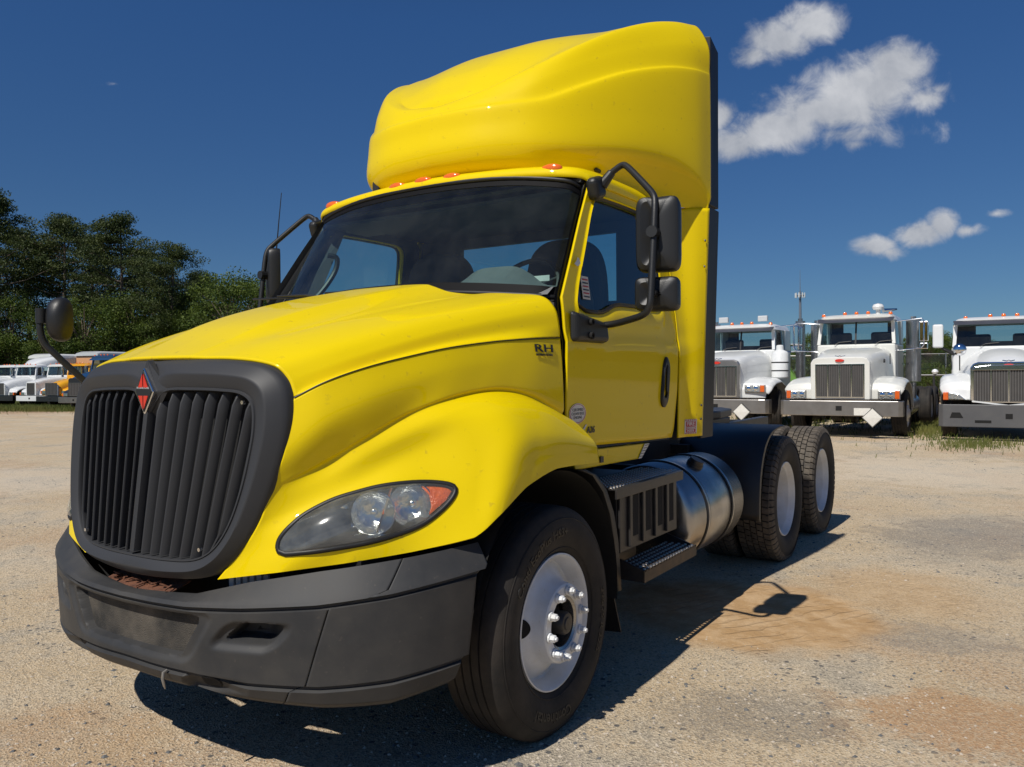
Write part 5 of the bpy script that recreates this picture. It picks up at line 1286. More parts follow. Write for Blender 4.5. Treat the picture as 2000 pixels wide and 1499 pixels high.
    if P.get('band'):
        m = MB(); m.prism([(-gwi-.03, gz1-.02), (-gwi+.02, gz1+.05), (-.3, gz1+.085), (.3, gz1+.085), (gwi-.02, gz1+.05), (gwi+.03, gz1-.02)], 'y', yy-.075, yy-.058); m.build('grille_band', CHR, t, bevel=.008)
        m = MB(); m.prism([(-gwi-.03, gz0-.01), (0, gz0-.09), (gwi+.03, gz0-.01), (gwi+.03, gz0+.02), (0, gz0-.06), (-gwi-.03, gz0+.02)], 'y', yy-.072, yy-.056); m.build('grille_sill', col, t)
        for s_ in (1, -1):
            m = MB(); m.prism([(s_*.78, .45), (s_*1.02, .45), (s_*.98, .56), (s_*.84, .56)], 'y', hy0-.165, hy0-.158); m.build('fog_slot', VOID, t)
            m = MB(); m.box(s_*.30, s_*.58, hy0-.166, hy0-.158, .36, .41); m.build('bumper_slot', VOID, t)
    # bumper
    bz0, bz1 = P.get('bumper', (.46, .78)); by = hy0-.16; bc = P.get('bumper_paint', STEEL); bw = P.get('bw', 1.22)
    m = MB(); m.prism([(-bw, by+.28), (-bw, by+.10), (-bw+.08, by+.02), (-bw+.22, by), (bw-.22, by), (bw-.08, by+.02), (bw, by+.10), (bw, by+.28), (bw-.03, by+.28), (bw-.05, by+.10), (bw-.2, by+.04), (-bw+.2, by+.04), (-bw+.05, by+.10), (-bw+.03, by+.28)], 'z', bz0, bz1); bp_ = m.build('bumper', bc, t, bevel=.012)
    m = MB(); m.box(-.06, .06, by-.006, by-.001, (bz0+bz1)/2-.05, (bz0+bz1)/2+.05); m.build('bumper_hole', VOID, bp_)
    if P.get('plate'):
        m = MB(); m.box(.30, .62, by-.012, by-.002, bz0+.02, bz0+.17); m.build('number_plate', PAPER, bp_)
    if P.get('placard') is not None:
        x = P['placard']; zc = P.get('placz', bz0+.08); a = .205
        m = MB(); m.prism([(x+a, zc), (x, zc+a), (x-a, zc), (x, zc-a)], 'y', by-.030, by-.022); pl = m.build('placard_frame', ALU, t)
        m = MB(); m.add([(x+a*.9, by-.034, zc), (x, by-.046, zc), (x, by-.036, zc+a*.9), (x-a*.9, by-.034, zc), (x, by-.036, zc-a*.9)], [(1, 0, 2), (1, 2, 3), (1, 3, 4), (1, 4, 0)]); m.build('placard', PAPER, pl)
    # head lamps
    lx, lz, lw, lh = P.get('lamp', (.93, .90, .20, .085))
    for s_ in (1, -1):
        yl_ = P.get('fy0', -.95)-.03; 
        m = MB()
        if P.get('swept'): m.prism([(s_*(lx-lw), lz-lh), (s_*(lx+lw*.55), lz-lh*.8), (s_*(lx+lw*.55), lz+lh), (s_*(lx-lw*.35), lz+lh*.45)], 'y', yl_-.03, yl_+.12)
        else: m.box(s_*(lx-lw), s_*(lx+lw*.55), yl_-.03, yl_+.12, lz-lh, lz+lh)
        hl_ = m.build('headlight', REFL, t, bevel=.012)
        m = MB(); m.box(s_*(lx+lw*.56), s_*(lx+lw), yl_-.028, yl_+.12, lz-lh, lz+lh); m.build('turn_signal', AMB, hl_, bevel=.01)
        if lod == 0 and not P.get('swept'):
            for k in (0, 1):
                q = MB(); q.lathe([(-.036, .001), (-.036, .04), (-.030, .052)], 'y', (s_*(lx-lw*.62+k*lw*.75), yl_, lz), 16); q.build('lamp_bulb', CHR, hl_, True)
            q = MB(); q.box(s_*(lx-lw-.012), s_*(lx+lw+.012), yl_-.02, yl_+.06, lz-lh-.014, lz+lh+.014); q.build('lamp_bezel', STEEL, hl_, bevel=.006)
    # roof lamps
    for x in (-.72, -.25, 0, .25, .72):
        m = MB(); m.lathe([(0, .045), (.03, .043), (.055, .03), (.062, .001)], 'z', (x, y0+.18, roof-.005-.03*(abs(x) > .5)), 12); m.build('marker_light', ORG, t, True)
    # mirrors
    mc = P.get('mirror', CHR)
    for s_ in (1, -1):
        if P.get('onearm'):
            m = MB(); m.tube([(s_*.95, y0+.05, 1.78), (s_*1.15, y0-.22, 1.88), (s_*1.25, y0-.25, 1.95)], [.05, .035, .03], 8); ar_ = m.build('mirror_arm', BLK, t, True)
            m = MB(); m.box(s_*1.15, s_*1.36, y0-.33, y0-.22, 1.90, 2.42); m.build('mirror_head', mc, t, bevel=.04, seg=3)
        else:
            m = MB(); m.tube([(s_*(cw-.03), y0+.20, 2.52), (s_*1.36, y0+.12, 2.56), (s_*1.40, y0+.11, 2.50), (s_*1.40, y0+.10, 1.98), (s_*1.34, y0+.10, 1.90), (s_*(cw-.0), y0+.14, 1.86)], .014, 8); ar_ = m.build('mirror_arm', CHR, t, True)
            m = MB(); m.box(s_*1.30, s_*1.49, y0+.13, y0+.19, 2.05, 2.50); m.build('mirror_head', mc, t, bevel=.02)
            m = MB(); m.box(s_*1.31, s_*1.48, y0+.13, y0+.18, 1.88, 2.02); m.build('mirror_head', mc, t, bevel=.02)
    # exhaust stacks
    for (s_, x, y, z0_, z1_, rr) in P.get('stacks', []):
        m = MB(); m.tube([(s_*x, y, z0_-.4), (s_*x, y, z0_-.02)], .06, 12); m.tube([(s_*x, y, z0_), (s_*x, y, z1_)], rr, 20); m.tube([(s_*x, y, z1_), (s_*x, y, z1_+.07)], .06, 12); m.build('exhaust_stack', P.get('stack_mat', ALU), t, True, 40)
    if P.get('cleaner'):
        for s_ in (1, -1):
            m = MB(); m.lathe([(1.25, .001), (1.25, .17), (1.28, .20), (1.86, .20), (1.90, .17), (1.94, .09), (2.04, .085), (2.06, .06), (2.06, .001)], 'z', (s_*1.02, y0-.12, 0), 28); a_ = m.build('air_cleaner', col, t, True, 40)
            for z in (1.42, 1.62): q = MB(); q.lathe([(z, .203), (z+.03, .203)], 'z', (s_*1.02, y0-.12, 0), 28); q.build('cleaner_band', BLK, a_, True)
    if P.get('worklights'):
        for x in (-.50, .50): m = MB(); m.box(x-.12, x+.12, y0+.24, y0+.34, roof+.06, roof+.20); m.build('work_light', SILVP, t, bevel=.015); 
    if P.get('beacon'):
        m = MB(); m.lathe([(roof, .05), (roof+.09, .05), (roof+.10, .11), (roof+.16, .13), (roof+.22, .10), (roof+.25, .001)], 'z', (.42, y0+.45, 0), 20); m.build('roof_horn', WP, t, True)
        m = MB(); m.tube([(.55, y0+.3, roof+.06), (.80, y0+.55, roof+.10)], [.05, .02], 10); m.build('air_horn', CHR, t, True)
    if P.get('convex'):
        for s_ in (1, -1): m = MB(); m.lathe([(-.06, .001), (-.055, .07), (-.03, .115), (0, .13), (.02, .12)], 'y', (s_*.84, -.25, 1.84), 24); m.build('hood_mirror', CHR, t, True); q = MB(); q.tube([(s_*.84, -.24, 1.84), (s_*.84, -.2, 1.4)], .012, 6); q.build('mirror_post', BLK, t)
    if P.get('vent'):
        m = MB(); m.lathe([(gw+.12, .045), (gw+.15, .040), (gw+.152, .001)], 'x', (0, hy0+.95, 1.62), 14); m.build('hood_vent', BLK, t)
        m = MB(); m.box(gw+.19, gw+.205, hy1-.55, hy1-.50, 1.55, 1.78); m.build('hood_latch', BLK, t)
    if P.get('sleeper'):
        z1_ = P['sleeper']; loft(t, 'sleeper', [(cy1+.01, cw, cw-.05, 1.0, roof+.02, 6), (cy1+.15, cw+.05, cw, 1.0, (roof+z1_)/2+.1, 6), (cy1+.9, cw+.08, cw+.04, 1.0, z1_, 6), (cy1+1.7, cw+.08, cw+.04, 1.0, z1_, 6)], P.get('sleeper_paint', col))
    if P.get('fairing'):
        z1_ = P['fairing']; loft(t, 'roof_fairing', [(y0+.30, .5, .4, roof-.03, roof+.05, 4), (y0+.7, .78, .7, roof-.03, roof+(z1_-roof)*.6, 4), (cy1, .95, .9, roof-.03, z1_, 5)], P.get('fairing_paint', col))
    # wheels
    rim = P.get('rim', WHTO)
    for s_ in (1, -1):
        fwl = bg_wheel(t, 1.16, 0, s_, rim, lod=lod)
        if P.get('steer'): fwl.rotation_euler = (0, 0, fwl.rotation_euler[2]+P['steer'])
        for yy_ in ((4.4, 5.7) if not P.get('short') else (3.9,)):
            bg_wheel(t, 1.20, yy_, s_, rim, dish=True, lod=lod); bg_wheel(t, .87, yy_, s_, rim, dish=True, lod=lod)
        m = MB(); m.lathe([(1.2, .001), (1.2, .30), (2.4, .30), (2.4, .001)], 'y', (s_*.85, 0, .62), 24); m.build('fuel_tank', P.get('tank', ALU), t, True, 40)
    return t
GR = 'white trucks parked in a row on the right'
t1p = gp(1342, 21.5)
def fpos(u, d, back, rz):
    """front bumper centre seen at u, d; returns the front axle position behind it"""
    x, y, z = gp(u, d); x2 = x-math.sin(rz)*back; y2 = y+math.cos(rz)*back
    return (x2, y2, float(gz(x2, y2)))
bg_truck('white_semi_truck', 'white tractor with external air cleaner and square work lights half hidden behind the yellow cab', GR, fpos(1397, 18.7, 1.25, R(0)), R(0),
         dict(paint=WP, cw=.86, badge=True, bars3=True, placard=.62, placz=.50, cleaner=True, worklights=True, visor=STEEL, stacks=[(1, 1.12, 2.15, 1.25, 2.72, .12), (-1, 1.12, 2.15, 1.25, 2.72, .12)], lamp=(.84, 1.02, .22, .075), shell=CHR if False else STEEL, hood=(1.68, 1.95), steer=R(14), roof=2.62, wind=(1.96, 2.46)))
bg_truck('white_semi_truck', 'white tractor with red oval badge and diamond placard, middle of the right-hand row', GR, fpos(1638, 16.9, 1.25, R(0)), R(0),
         dict(paint=WP2, cw=.84, badge=True, bars3=True, placard=.66, placz=.44, beacon=True, visor=STEEL, plate=True, vent=True, stacks=[(1, 1.08, 1.75, 1.15, 2.60, .16), (-1, 1.08, 1.75, 1.15, 2.60, .14)], gw=.59, gwi=.47, mirror=CHR, cab_end=2.0))
bg_truck('white_semi_truck', 'white rounded tractor with grey plastic bumper, white mirror and chrome hood badge at right edge', GR, fpos(1971, 15.7, 1.25, R(4)), R(4),
         dict(paint=WP, badge=True, bars3=True, onearm=True, mirror=WP, convex=True, visor=STEEL, split=False, bumper_paint=mat('pale_bumper_plastic', (.085, .085, .088), rough=.5, noise=.5, nscale=3, ncol=(.12, .118, .115)), plate=True, bumper=(.27, .72), gw=.66, gwi=.60, grille=(.78, 1.42), hood=(1.55, 1.90), hw1=.88, round=2.7, band=True, swept=True, fender='round', lamp=(.93, .88, .21, .08), roof=2.58, wind=(1.93, 2.44), shell=CHR, cw=.98))
GL = 'trucks parked along the tree line on the left'
RL = R(12)
def left(label, u, d, **k): 
    p = dict(lod=1, rim=STEEL, visor=None, short=k.pop('short', False)); p.update(k); return bg_truck(k.get('nm', 'parked_truck') if 'nm' in k else 'parked_truck', label, GL, fpos(u, d, 1.25, RL), RL, p)
left('white tractor cut off by the left edge of the yard view', -46, 50.5, paint=WP, round=4, fender='round', rim=BLKM)
left('white tractor with low roof fairing and black front wheel, second from the left', -6, 49.5, paint=WP, round=4, fender='round', hood=(1.5, 1.95), fairing=3.25, rim=BLKM, bumper_paint=DKP)
left('small white tractor with tall narrow grille and damaged white bumper', 57, 48.5, paint=WP, gw=.42, gwi=.30, hood=(1.62, 1.95), bumper_paint=WP, fender='round')
left('orange-yellow truck with dark grille and black bumper', 97, 47, paint=YP, round=4, fender='round', hood=(1.45, 1.9), bumper_paint=DKP, shell=GP, lamp=(.85, 1.0, .22, .09))
left('dark blue tractor with blue sun visor and steel bumper', 143, 43.5, paint=BP, hood_paint=BP, fender_paint=DKP, visor=BP, gw=.5, shell=DKP, roof=3.1, wind=(2.3, 2.85), hood=(1.8, 2.25), stacks=[(1, 1.1, 2.3, 1.2, 2.9, .08)])
left('dark red tractor with chrome grille partly hidden by the yellow hood', 183, 41.5, paint=NVP, hood_paint=RP, fender_paint=RP, visor=NVP, shell=STEEL, gw=.55, gwi=.5, sleeper=3.0, sleeper_paint=NVP, stacks=[(1, 1.1, 2.3, 1.2, 3.0, .09)])
left('grey sleeper tractor with pale arched roof fairing behind the front row', 112, 62, paint=GP, sleeper=4.0, sleeper_paint=GP, fairing=3.9, fairing_paint=SILVP, round=4)
# box bodies behind the row
def box_trailer(name, label, u, d, L_, H, W, m_, m2, rz):
    t = empty(name, gp(u, d), rz); tag(t, label, 'trailer')
    q = MB(); q.box(-W/2, W/2, 0, L_, 1.15, H-.35); q.build('trailer_body', m_, t, bevel=.03)
    loft(t, 'trailer_roof', [(-.12, W/2-.02, W/2-.1, H-.35, H-.10, 5), (.2, W/2, W/2-.05, H-.35, H, 6), (L_, W/2, W/2-.05, H-.35, H, 6)], m2)
    q = MB(); q.box(-.45, .45, .2, L_-.1, .85, 1.15); q.build('trailer_chassis', DKP, t)
    for s_ in (1, -1):
        for y in (L_-1.2, L_-2.5):
            bg_wheel(t, W/2-.05, y, s_, STEEL, dish=True, lod=1)
        for k in range(5): q = MB(); q.box(s_*(W/2+.001), s_*(W/2+.03), .4+k*(L_-.8)/4-.04, .4+k*(L_-.8)/4+.04, 1.2, H-.4); q.build('trailer_rib', m2, t)
        q = MB(); q.box(s_*.6, s_*.7, 1.6, 1.75, 0, 1.15); q.build('landing_leg', DKP, t)
    return t
PEACH = paint('peach_paint', (.70, .36, .18)); GREYT = paint('weathered_grey_paint', (.14, .14, .14))
box_trailer('box_body_truck', 'peach-orange box body with pale rounded roof behind the blue tractor', 172, 62, 6, 3.9, 2.4, PEACH, SILVP, RL)
box_trailer('grey_trailer', 'long dark grey trailer behind the left-hand trucks', 200, 66, 13, 3.9, 2.5, GREYT, GREYT, R(-60))
box_trailer('white_box_trailer', 'grey and white box trailer standing behind the white tractors', 80, 61, 7, 3.7, 2.4, SILVP, WP, RL)

# ================================================================ TREES AND PLANTS
def leaf_mat(name, a, b, tr=.25):
    m = bpy.data.materials.new(name); m.use_nodes = True; nt = m.node_tree; N = nt.nodes; L = nt.links
    bs = N['Principled BSDF']; bs.inputs['Roughness'].default_value = .6; bs.inputs['Specular IOR Level'].default_value = .25
    tc = N.new('ShaderNodeTexCoord'); n = N.new('ShaderNodeTexNoise'); n.inputs['Scale'].default_value = .8; n.inputs['Detail'].default_value = 5; L.new(tc.outputs['Object'], n.inputs['Vector'])
    mr = N.new('ShaderNodeMapRange'); L.new(n.outputs['Fac'], mr.inputs[0]); mr.inputs[1].default_value = .35; mr.inputs[2].default_value = .65
    mx = N.new('ShaderNodeMix'); mx.data_type = 'RGBA'; L.new(mr.outputs[0], mx.inputs[0]); mx.inputs[6].default_value = (*a, 1); mx.inputs[7].default_value = (*b, 1); L.new(mx.outputs[2], bs.inputs['Base Color'])
    t = N.new('ShaderNodeBsdfTranslucent'); L.new(mx.outputs[2], t.inputs[0]); ms = N.new('ShaderNodeMixShader'); ms.inputs[0].default_value = tr
    L.new(bs.outputs[0], ms.inputs[1]); L.new(t.outputs[0], ms.inputs[2]); L.new(ms.outputs[0], N['Material Output'].inputs[0]); return m
PINE = leaf_mat('pine_needles', (.030, .050, .016), (.085, .105, .028)); BROAD = leaf_mat('broad_leaves', (.045, .080, .014), (.13, .17, .028), .3); SHRUB = leaf_mat('shrub_leaves', (.035, .065, .014), (.10, .125, .024), .3)
BARK = mat('pine_bark', (.16, .115, .085), rough=.9, noise=.7, nscale=5, ncol=(.07, .055, .045), bump=.4, bscale=9, dist=.04)
def clump_faces(rs, c, rad, n, size, flat=.6):
    """n small leaf faces scattered in a flattened ball"""
    d = rs.normal(size=(n, 3)); d /= np.linalg.norm(d, axis=1)[:, None]; d *= (rs.rand(n, 1)**.45)*np.array([rad, rad, rad*flat]); c_ = np.array(c)+d
    u = rs.normal(size=(n, 3)); u /= np.linalg.norm(u, axis=1)[:, None]; w = rs.normal(size=(n, 3)); v = np.cross(u, w); v /= np.linalg.norm(v, axis=1)[:, None]
    s = size*rs.uniform(.5, 1.3, (n, 1))
    return np.stack([c_-u*s, c_+v*s*.55, c_+u*s, c_-v*s*.55], 1).reshape(-1, 3)
def make_tree(kind, seed, H, rad):
    rs = np.random.RandomState(seed); t = empty({'pine': 'pine_tree', 'broad': 'leafy_tree', 'shrub': 'bush'}[kind])
    tr = MB(); lean = rs.uniform(-.03, .03, 2); P = []; 
    for k in range(8): f = k/7; P.append((lean[0]*H*f+.15*math.sin(f*5+seed), lean[1]*H*f, H*.93*f-.2))
    r0_ = {'pine': .26, 'broad': .24, 'shrub': .06}[kind]*(H/16 if kind != 'shrub' else 1); tr.tube(P, [r0_*(1-.78*f/7) for f in range(8)], 9)
    V = []; 
    if kind == 'pine':
        nl = 40; z0 = .38
        for k in range(nl):
            f = z0+(1-z0)*(k/(nl-1))**.85; z = H*.93*f; a = rs.rand()*6.3
            Lr = rad*(1.05*math.sin(math.pi*min(1, (f-z0+.10)/(1-z0+.10))**.8)**.7+.12)*rs.uniform(.55, 1.15)
            b = np.array([np.interp(z, [p[2] for p in P], [p[0] for p in P]), np.interp(z, [p[2] for p in P], [p[1] for p in P]), z])
            e = b+np.array([math.cos(a)*Lr, math.sin(a)*Lr, Lr*rs.uniform(.15, .5)]); mid = (b+e)/2+(0, 0, -Lr*.05)
            tr.tube([b, mid, e], [.07*(1.25-f)+.02, .04, .015], 5, cap=False)
            for q in (.45, .75, 1.0):
                c = b+(e-b)*q+rs.normal(size=3)*.3; V.append(clump_faces(rs, c, rs.uniform(.7, 1.35)*rad*.28, 190, .105, .36))
        for k in range(8): V.append(clump_faces(rs, (P[-1][0]+rs.normal()*.6, P[-1][1]+rs.normal()*.6, H*.95+rs.normal()*.35), rad*.26, 160, .105, .5))
    elif kind == 'broad':
        for k in range(72):
            th = rs.rand()*6.3; f = rs.rand(); z = H*(.10+.84*f); rr = rad*math.sqrt(max(0, 1-((z/H-.52)/.5)**2))*rs.uniform(.35, 1.0)
            c = np.array([math.cos(th)*rr, math.sin(th)*rr, z]); tr.tube([(0, 0, z*.6), c*.6+np.array([0, 0, z*.3]), c], [.06, .03, .01], 4, cap=False)
            V.append(clump_faces(rs, c, rad*rs.uniform(.22, .38), 230, .12, .75))
    else:
        for k in range(16):
            th = rs.rand()*6.3; rr = rad*math.sqrt(rs.rand())*.8; z = H*rs.uniform(.15, .85)*(1-.35*(rr/rad)**2); c = (math.cos(th)*rr, math.sin(th)*rr, z)
            tr.tube([(0, 0, 0), (c[0]*.5, c[1]*.5, z*.6), c], [.03, .02, .008], 4, cap=False); V.append(clump_faces(rs, c, rad*.36, 170, .11, .75))
    V = np.concatenate(V); n = len(V)//4
    tr.build('trunk', BARK, t, True)
    me = bpy.data.meshes.new('crown'); me.vertices.add(len(V)); me.vertices.foreach_set('co', V.ravel().astype(np.float32)); me.loops.add(4*n); me.polygons.add(n)
    me.loops.foreach_set('vertex_index', np.arange(4*n, dtype=np.int32)); me.polygons.foreach_set('loop_start', np.arange(0, 4*n, 4, dtype=np.int32)); me.update(calc_edges=True)
    me.materials.append({'pine': PINE, 'broad': BROAD, 'shrub': SHRUB}[kind]); o = bpy.data.objects.new('crown', me); C.objects.link(o); o.parent = t
    return t
protos = {}
def plant(kind, var, u, d, H, rz, label, group, cat, sink=0):
    H0, rad0 = {'pine': (18, 4.3), 'broad': (12, 4.4), 'shrub': (4, 2.4)}[kind]
    key = (kind, var)
    if key not in protos: protos[key] = make_tree(kind, 20+var*7+len(kind), H0, rad0); t = protos[key]
    else: t = copy_tree(protos[key])
    t.location = gp(u, d, -sink); s_ = H/H0; t.scale = (s_, s_, s_) if kind != 'broad' else (max(s_, .5), max(s_, .5), s_); t.rotation_euler = (0, 0, rz); tag(t, label, cat, group); return t
GP_ = 'pines along the left edge of the yard'
pines = [(-8, 80, 355, 'tallest pine at the left edge of the view'), (62, 88, 430, 'dark pine in the gap behind the two left pines'), (128, 82, 402, 'broad pine with forked bare limbs, second from the left'), (182, 92, 440, 'pine standing just behind and between the two flat-topped pines'), (232, 80, 398, 'flat-topped pine with open crown and visible limbs above the chrome stack'), (288, 88, 470, 'thin pine behind the gap left of the isolated trunk'), (333, 78, 458, 'pine with pale isolated trunk nearest the yellow hood'), (385, 90, 512, 'small dark pine at the right end of the pine row')]
for i, (u, d, vt, lab) in enumerate(pines):
    plant('pine', i % 4, u, d, 1.6+(727-vt)/1571.36*d, i*1.9, lab, GP_, 'tree')
for i, (u, d) in enumerate(((-520, 85), (-400, 78), (-300, 90), (-210, 80), (-120, 86))):
    plant('pine', i % 4, u, d, 17+(i*37 % 5), i*2.3+1, ('fifth', 'fourth', 'third', 'second', 'first')[i]+' pine beyond the left edge of the view', 'pines beyond the left edge', 'tree')
GB_ = 'leafy trees along the left edge of the yard'
for i, (u, d, vt, lab) in enumerate([(455, 72, 512, 'bright green leafy tree right of the pines behind the hood'), (500, 78, 530, 'leafy tree farthest right in the left tree line beside the mirror'), (415, 80, 540, 'darker leafy tree between the last pine and the bright green tree'), (262, 78, 545, 'leafy tree lit yellow-green below the flat-topped pine'), (300, 77, 600, 'low leafy tree behind the bonnet mirror row'), (20, 78, 560, 'leafy tree filling in below the leftmost pine'), (165, 76, 565, 'leafy tree under the broad pine'), (370, 77, 590, 'low leafy tree beside the isolated pine trunk'), (90, 77, 590, 'dark leafy tree behind the bonnet mirror'), (215, 86, 560, 'leafy tree deep in the shade behind the middle pines'), (340, 88, 560, 'leafy tree behind the isolated pine trunk'), (-60, 76, 560, 'leafy tree just outside the left edge'), (540, 82, 590, 'lowest leafy tree at the right end of the left tree line')]):
    plant('broad', i % 3, u, d, 1.6+(727-vt)/1571.36*d, i*1.3, lab, GB_, 'tree')
GS_ = 'bushes under the left tree line'
ORD = ['leftmost', 'second', 'third', 'fourth', 'fifth', 'sixth', 'seventh', 'eighth', 'ninth', 'tenth', 'eleventh', 'twelfth', 'thirteenth', 'fourteenth', 'fifteenth', 'last']
for i in range(16):
    plant('shrub', i % 2, -60+i*38, 79+(i*13 % 7), 5.2+(i*7 % 5)*.8, i*1.1, ORD[i]+' undergrowth bush'+(' from the left' if 0 < i < 15 else '')+' below the left tree line', GS_, 'bush')
GT_ = 'low trees beyond the chain-link fence'
for i, (u, d, vt, lab) in enumerate([(1590, 62, 655, 'dark low tree between the first two white trucks'), (1540, 70, 668, 'low tree seen past the exhaust of the first white truck'), (1775, 66, 668, 'low tree just right of the middle truck mirror'), (1812, 60, 652, 'bright green low tree beyond the fence'), (1856, 64, 658, 'low tree beside the white mirror of the right truck'), (1900, 60, 668, 'low tree behind the right-hand white truck'), (1400, 75, 690, 'low tree hidden behind the cab of the first white truck'), (2040, 66, 665, 'low tree beyond the right edge'), (2150, 66, 660, 'far low tree beyond the right edge')]):
    plant('broad', (i+1) % 3, u, d, max(3.2, 1.3+(734-vt)/1571.36*d), i*1.7+.4, lab, GT_, 'tree')
for i, (u, d, h, lab) in enumerate([(1835, 36, 1.9, 'rounded green bush in front of the fence beside the right truck'), (1800, 40, 1.4, 'small bush at the foot of the fence'), (1862, 38, 2.1, 'taller green bush behind the right truck fender'), (1770, 43, 1.3, 'low bush behind the middle truck tandem wheels'), (1900, 41, 2.0, 'bush hidden behind the right truck')]):
    plant('shrub', i % 2, u, d, h, i*2.0, lab, 'bushes in front of the fence', 'bush')
# far wood closing the horizon
def wood():
    rs = np.random.RandomState(5); V = []
    for k in range(800):
        a = rs.rand()*2*math.pi; d = rs.uniform(230, 300); x, y = d*math.cos(a), d*math.sin(a)
        h = rs.uniform(4, 7.5)
        for q in range(3): V.append(clump_faces(rs, (x+rs.normal()*4, y+rs.normal()*4, h*.35*(q+.15)), rs.uniform(4, 7), 40, 1.2, .5))
    V = np.concatenate(V); n = len(V)//4
    me = bpy.data.meshes.new('distant_wood'); me.vertices.add(len(V)); me.vertices.foreach_set('co', V.ravel().astype(np.float32)); me.loops.add(4*n); me.polygons.add(n)
    me.loops.foreach_set('vertex_index', np.arange(4*n, dtype=np.int32)); me.polygons.foreach_set('loop_start', np.arange(0, 4*n, 4, dtype=np.int32)); me.update(calc_edges=True)
    me.materials.append(PINE); o = bpy.data.objects.new('distant_wood', me); C.objects.link(o); tag(o, 'far-off dark line of woodland on the horizon', 'wood', kind='stuff')
wood()
# grass
GRASS = leaf_mat('grass_blades', (.09, .13, .03), (.20, .20, .06), .3)
def grass(name, label, spots, n, hmin, hmax, seed):
    rs = np.random.RandomState(seed); V = []; F = []
    for i in range(n):
        u, d, su, sd_ = spots[rs.randint(len(spots))]
        x, y, z = gp(u+rs.normal()*su, d+rs.normal()*sd_); h = rs.uniform(hmin, hmax); a = rs.rand()*6.3; w = .006+.004*rs.rand(); l = rs.uniform(.1, .5)*h
        k = len(V); V += [(x-w*math.sin(a+1), y+w*math.cos(a+1), z-.01), (x+w*math.sin(a+1), y-w*math.cos(a+1), z-.01), (x+l*.4*math.cos(a), y+l*.4*math.sin(a), z+h*.6), (x+l*math.cos(a), y+l*math.sin(a), z+h)]; F += [(k, k+1, k+2), (k+1, k+3, k+2)]
    o = mesh_obj(name, V, F, GRASS, None); tag(o, label, 'grass', kind='stuff')
grass('weeds', 'tufts of weeds and grass growing between the white trucks', [(1800, 20, 28, 1.8), (1810, 19, 25, 1.2), (1820, 22, 25, 1.5), (1830, 19, 22, 1.2), (1560, 21.5, 25, 1.2), (1905, 15.3, 45, .5), (1840, 23, 40, 3), (1480, 22, 40, 2), (1540, 26, 70, 4), (1700, 23, 60, 3)], 9000, .03, .15, 3)
grass('far_grass', 'strip of green grass along the foot of the left-hand trucks', [(40, 47, 60, 1.5), (120, 45.5, 50, 1.5), (90, 52, 90, 4)], 14000, .12, .35, 4)
# chain-link fence
def fence(u0, d0, u1, d1, h, label):
    a = np.array(gp(u0, d0)); b = np.array(gp(u1, d1)); L_ = np.linalg.norm((b-a)[:2]); t = empty('chain_link_fence', tuple(a)); tag(t, label, 'fence'); dv = (b-a)/L_
    n = int(L_/3)+1; P = lambda s, z: (dv[0]*s, dv[1]*s, dv[2]*s+z)
    for k in range(n+1): q = MB(); q.tube([P(L_*k/n, 0), P(L_*k/n, h+.05)], .035, 6); q.build('fence_post', ALU, t)
    q = MB(); q.tube([P(0, h), P(L_, h)], .022, 6); q.build('top_rail', ALU, t)
    q = MB(); s = -h
    while s < L_:
        for sg in (0, 1):
            s0, s1 = (s, s+h) if sg == 0 else (s+h, s); z0_, z1_ = .05, h
            def clip(sa, za, sb, zb):
                f0 = 0; f1 = 1
                if sb != sa:
                    for lim, sgn_ in ((0, 1), (L_, -1)):
                        f = (lim-sa)/(sb-sa)
                        if sgn_*(sa-lim) < 0: f0 = max(f0, f)
                        if sgn_*(sb-lim) < 0: f1 = min(f1, f)
                return f0, f1
            f0, f1 = clip(s0, z0_, s1, z1_)
            if f1-f0 > .05: q.tube([P(s0+(s1-s0)*f0, z0_+(z1_-z0_)*f0), P(s0+(s1-s0)*f1, z0_+(z1_-z0_)*f1)], .004, 3, cap=False)
        s += .12
    tag(q.build('wire_mesh', ALU, t), kind='stuff')
fence(1500, 44, 2250, 38, 2.3, 'grey chain-link fence with steel posts behind the white trucks')
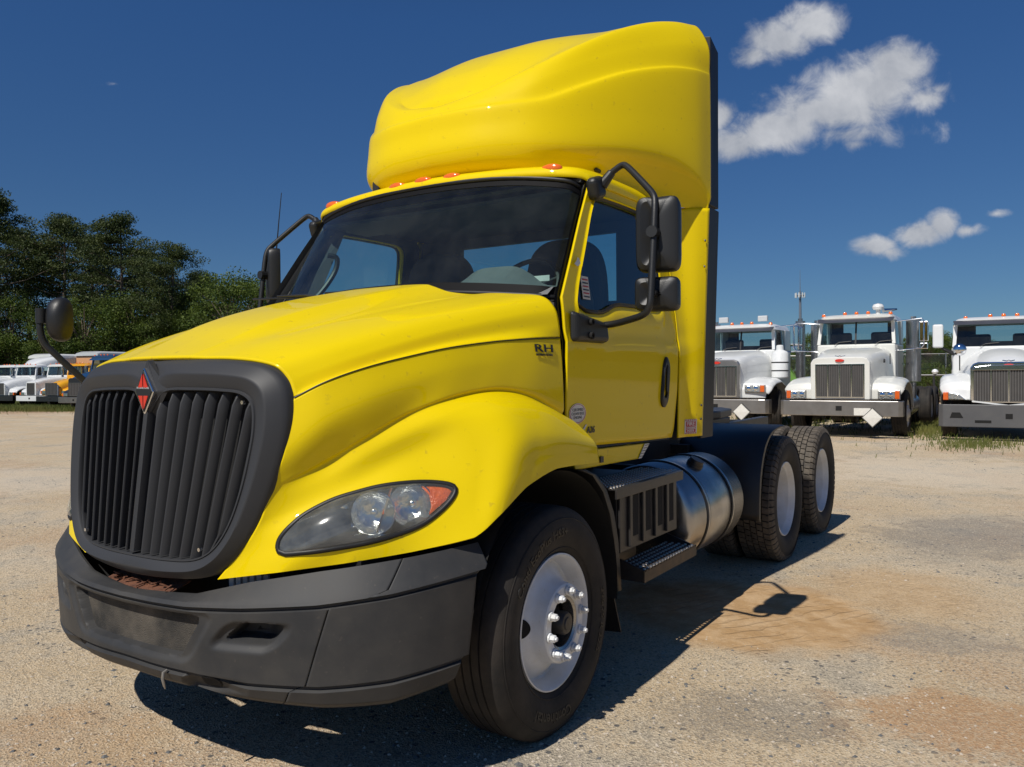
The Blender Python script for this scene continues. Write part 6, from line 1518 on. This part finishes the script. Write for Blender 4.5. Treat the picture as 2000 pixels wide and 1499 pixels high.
# mast
t = empty('radio_mast', gp(1563.5, 300, -1)); tag(t, 'tall slender grey radio mast with a ring of antennas on the right horizon', 'mast')
q = MB(); q.tube([(0, 0, 0), (0, 0, 33)], [.75, .42], 10); q.build('mast_pole', GP, t, True)
q = MB(); q.tube([(0, 0, 33), (0, 0, 41)], [.16, .05], 6); q.build('mast_tip', GP, t, True)
q = MB(); q.lathe([(31.2, 1.6), (31.4, 1.7), (31.6, 1.6)], 'z', (0, 0, 0), 16); q.build('antenna_ring', GP, t, True)
for k in range(9):
    a = 2*math.pi*k/9; q = MB(); q.box(-.18, .18, -.1, .1, 30.6, 32.4); q.V = [(x*math.cos(a)-(y-1.75)*math.sin(a), x*math.sin(a)+(y-1.75)*math.cos(a), z) for x, y, z in q.V]; q.build('antenna_panel', WP, t)
# grassy bank and pipe barrier behind the trucks
def bank():
    V = []; a = np.array(gp(1540, 40)); b = np.array(gp(1600, 37)); 
    for i in range(16):
        for j in range(9):
            f, g = i/15, j/8; x, y = a[0]*(1-f)+b[0]*f, a[1]*(1-f)+b[1]*f; x -= math.sin(YAW)*g*6; y += math.cos(YAW)*g*6
            V.append((x, y, gz(x, y)+1.95*S(g*1.6)*S(f*6)*S((1-f)*6)+.05*math.sin(i*3+j*2)-.05))
    o = mesh_obj('grassy_bank', V, grid_faces(16, 9), mat('bright_grass', (.10, .22, .03), rough=.9, noise=.6, nscale=1.5, ncol=(.07, .15, .025), bump=.5, bscale=12), None, True); tag(o, kind='structure')
bank()
a = np.array(gp(1770, 31)); b = np.array(gp(1880, 30)); t = empty('pipe_barrier', tuple(a)); tag(t, 'low dark pipe barrier with a white ball behind the middle truck wheels', 'barrier')
q = MB(); q.tube([(0, 0, 1.25), tuple(b-a+(0, 0, 1.25))], .04, 8); q.build('rail', BLKM, t)
for f in (0, .5, 1): q = MB(); p = (b-a)*f; q.tube([tuple(p), tuple(p+(0, 0, 1.25))], .04, 8); q.build('rail_post', BLKM, t)
q = MB(); p = (b-a)*.52; q.lathe([(1.28, .001), (1.30, .08), (1.38, .12), (1.46, .08), (1.49, .001)], 'z', (p[0], p[1], 0), 16); q.build('rail_ball', WP, t, True)
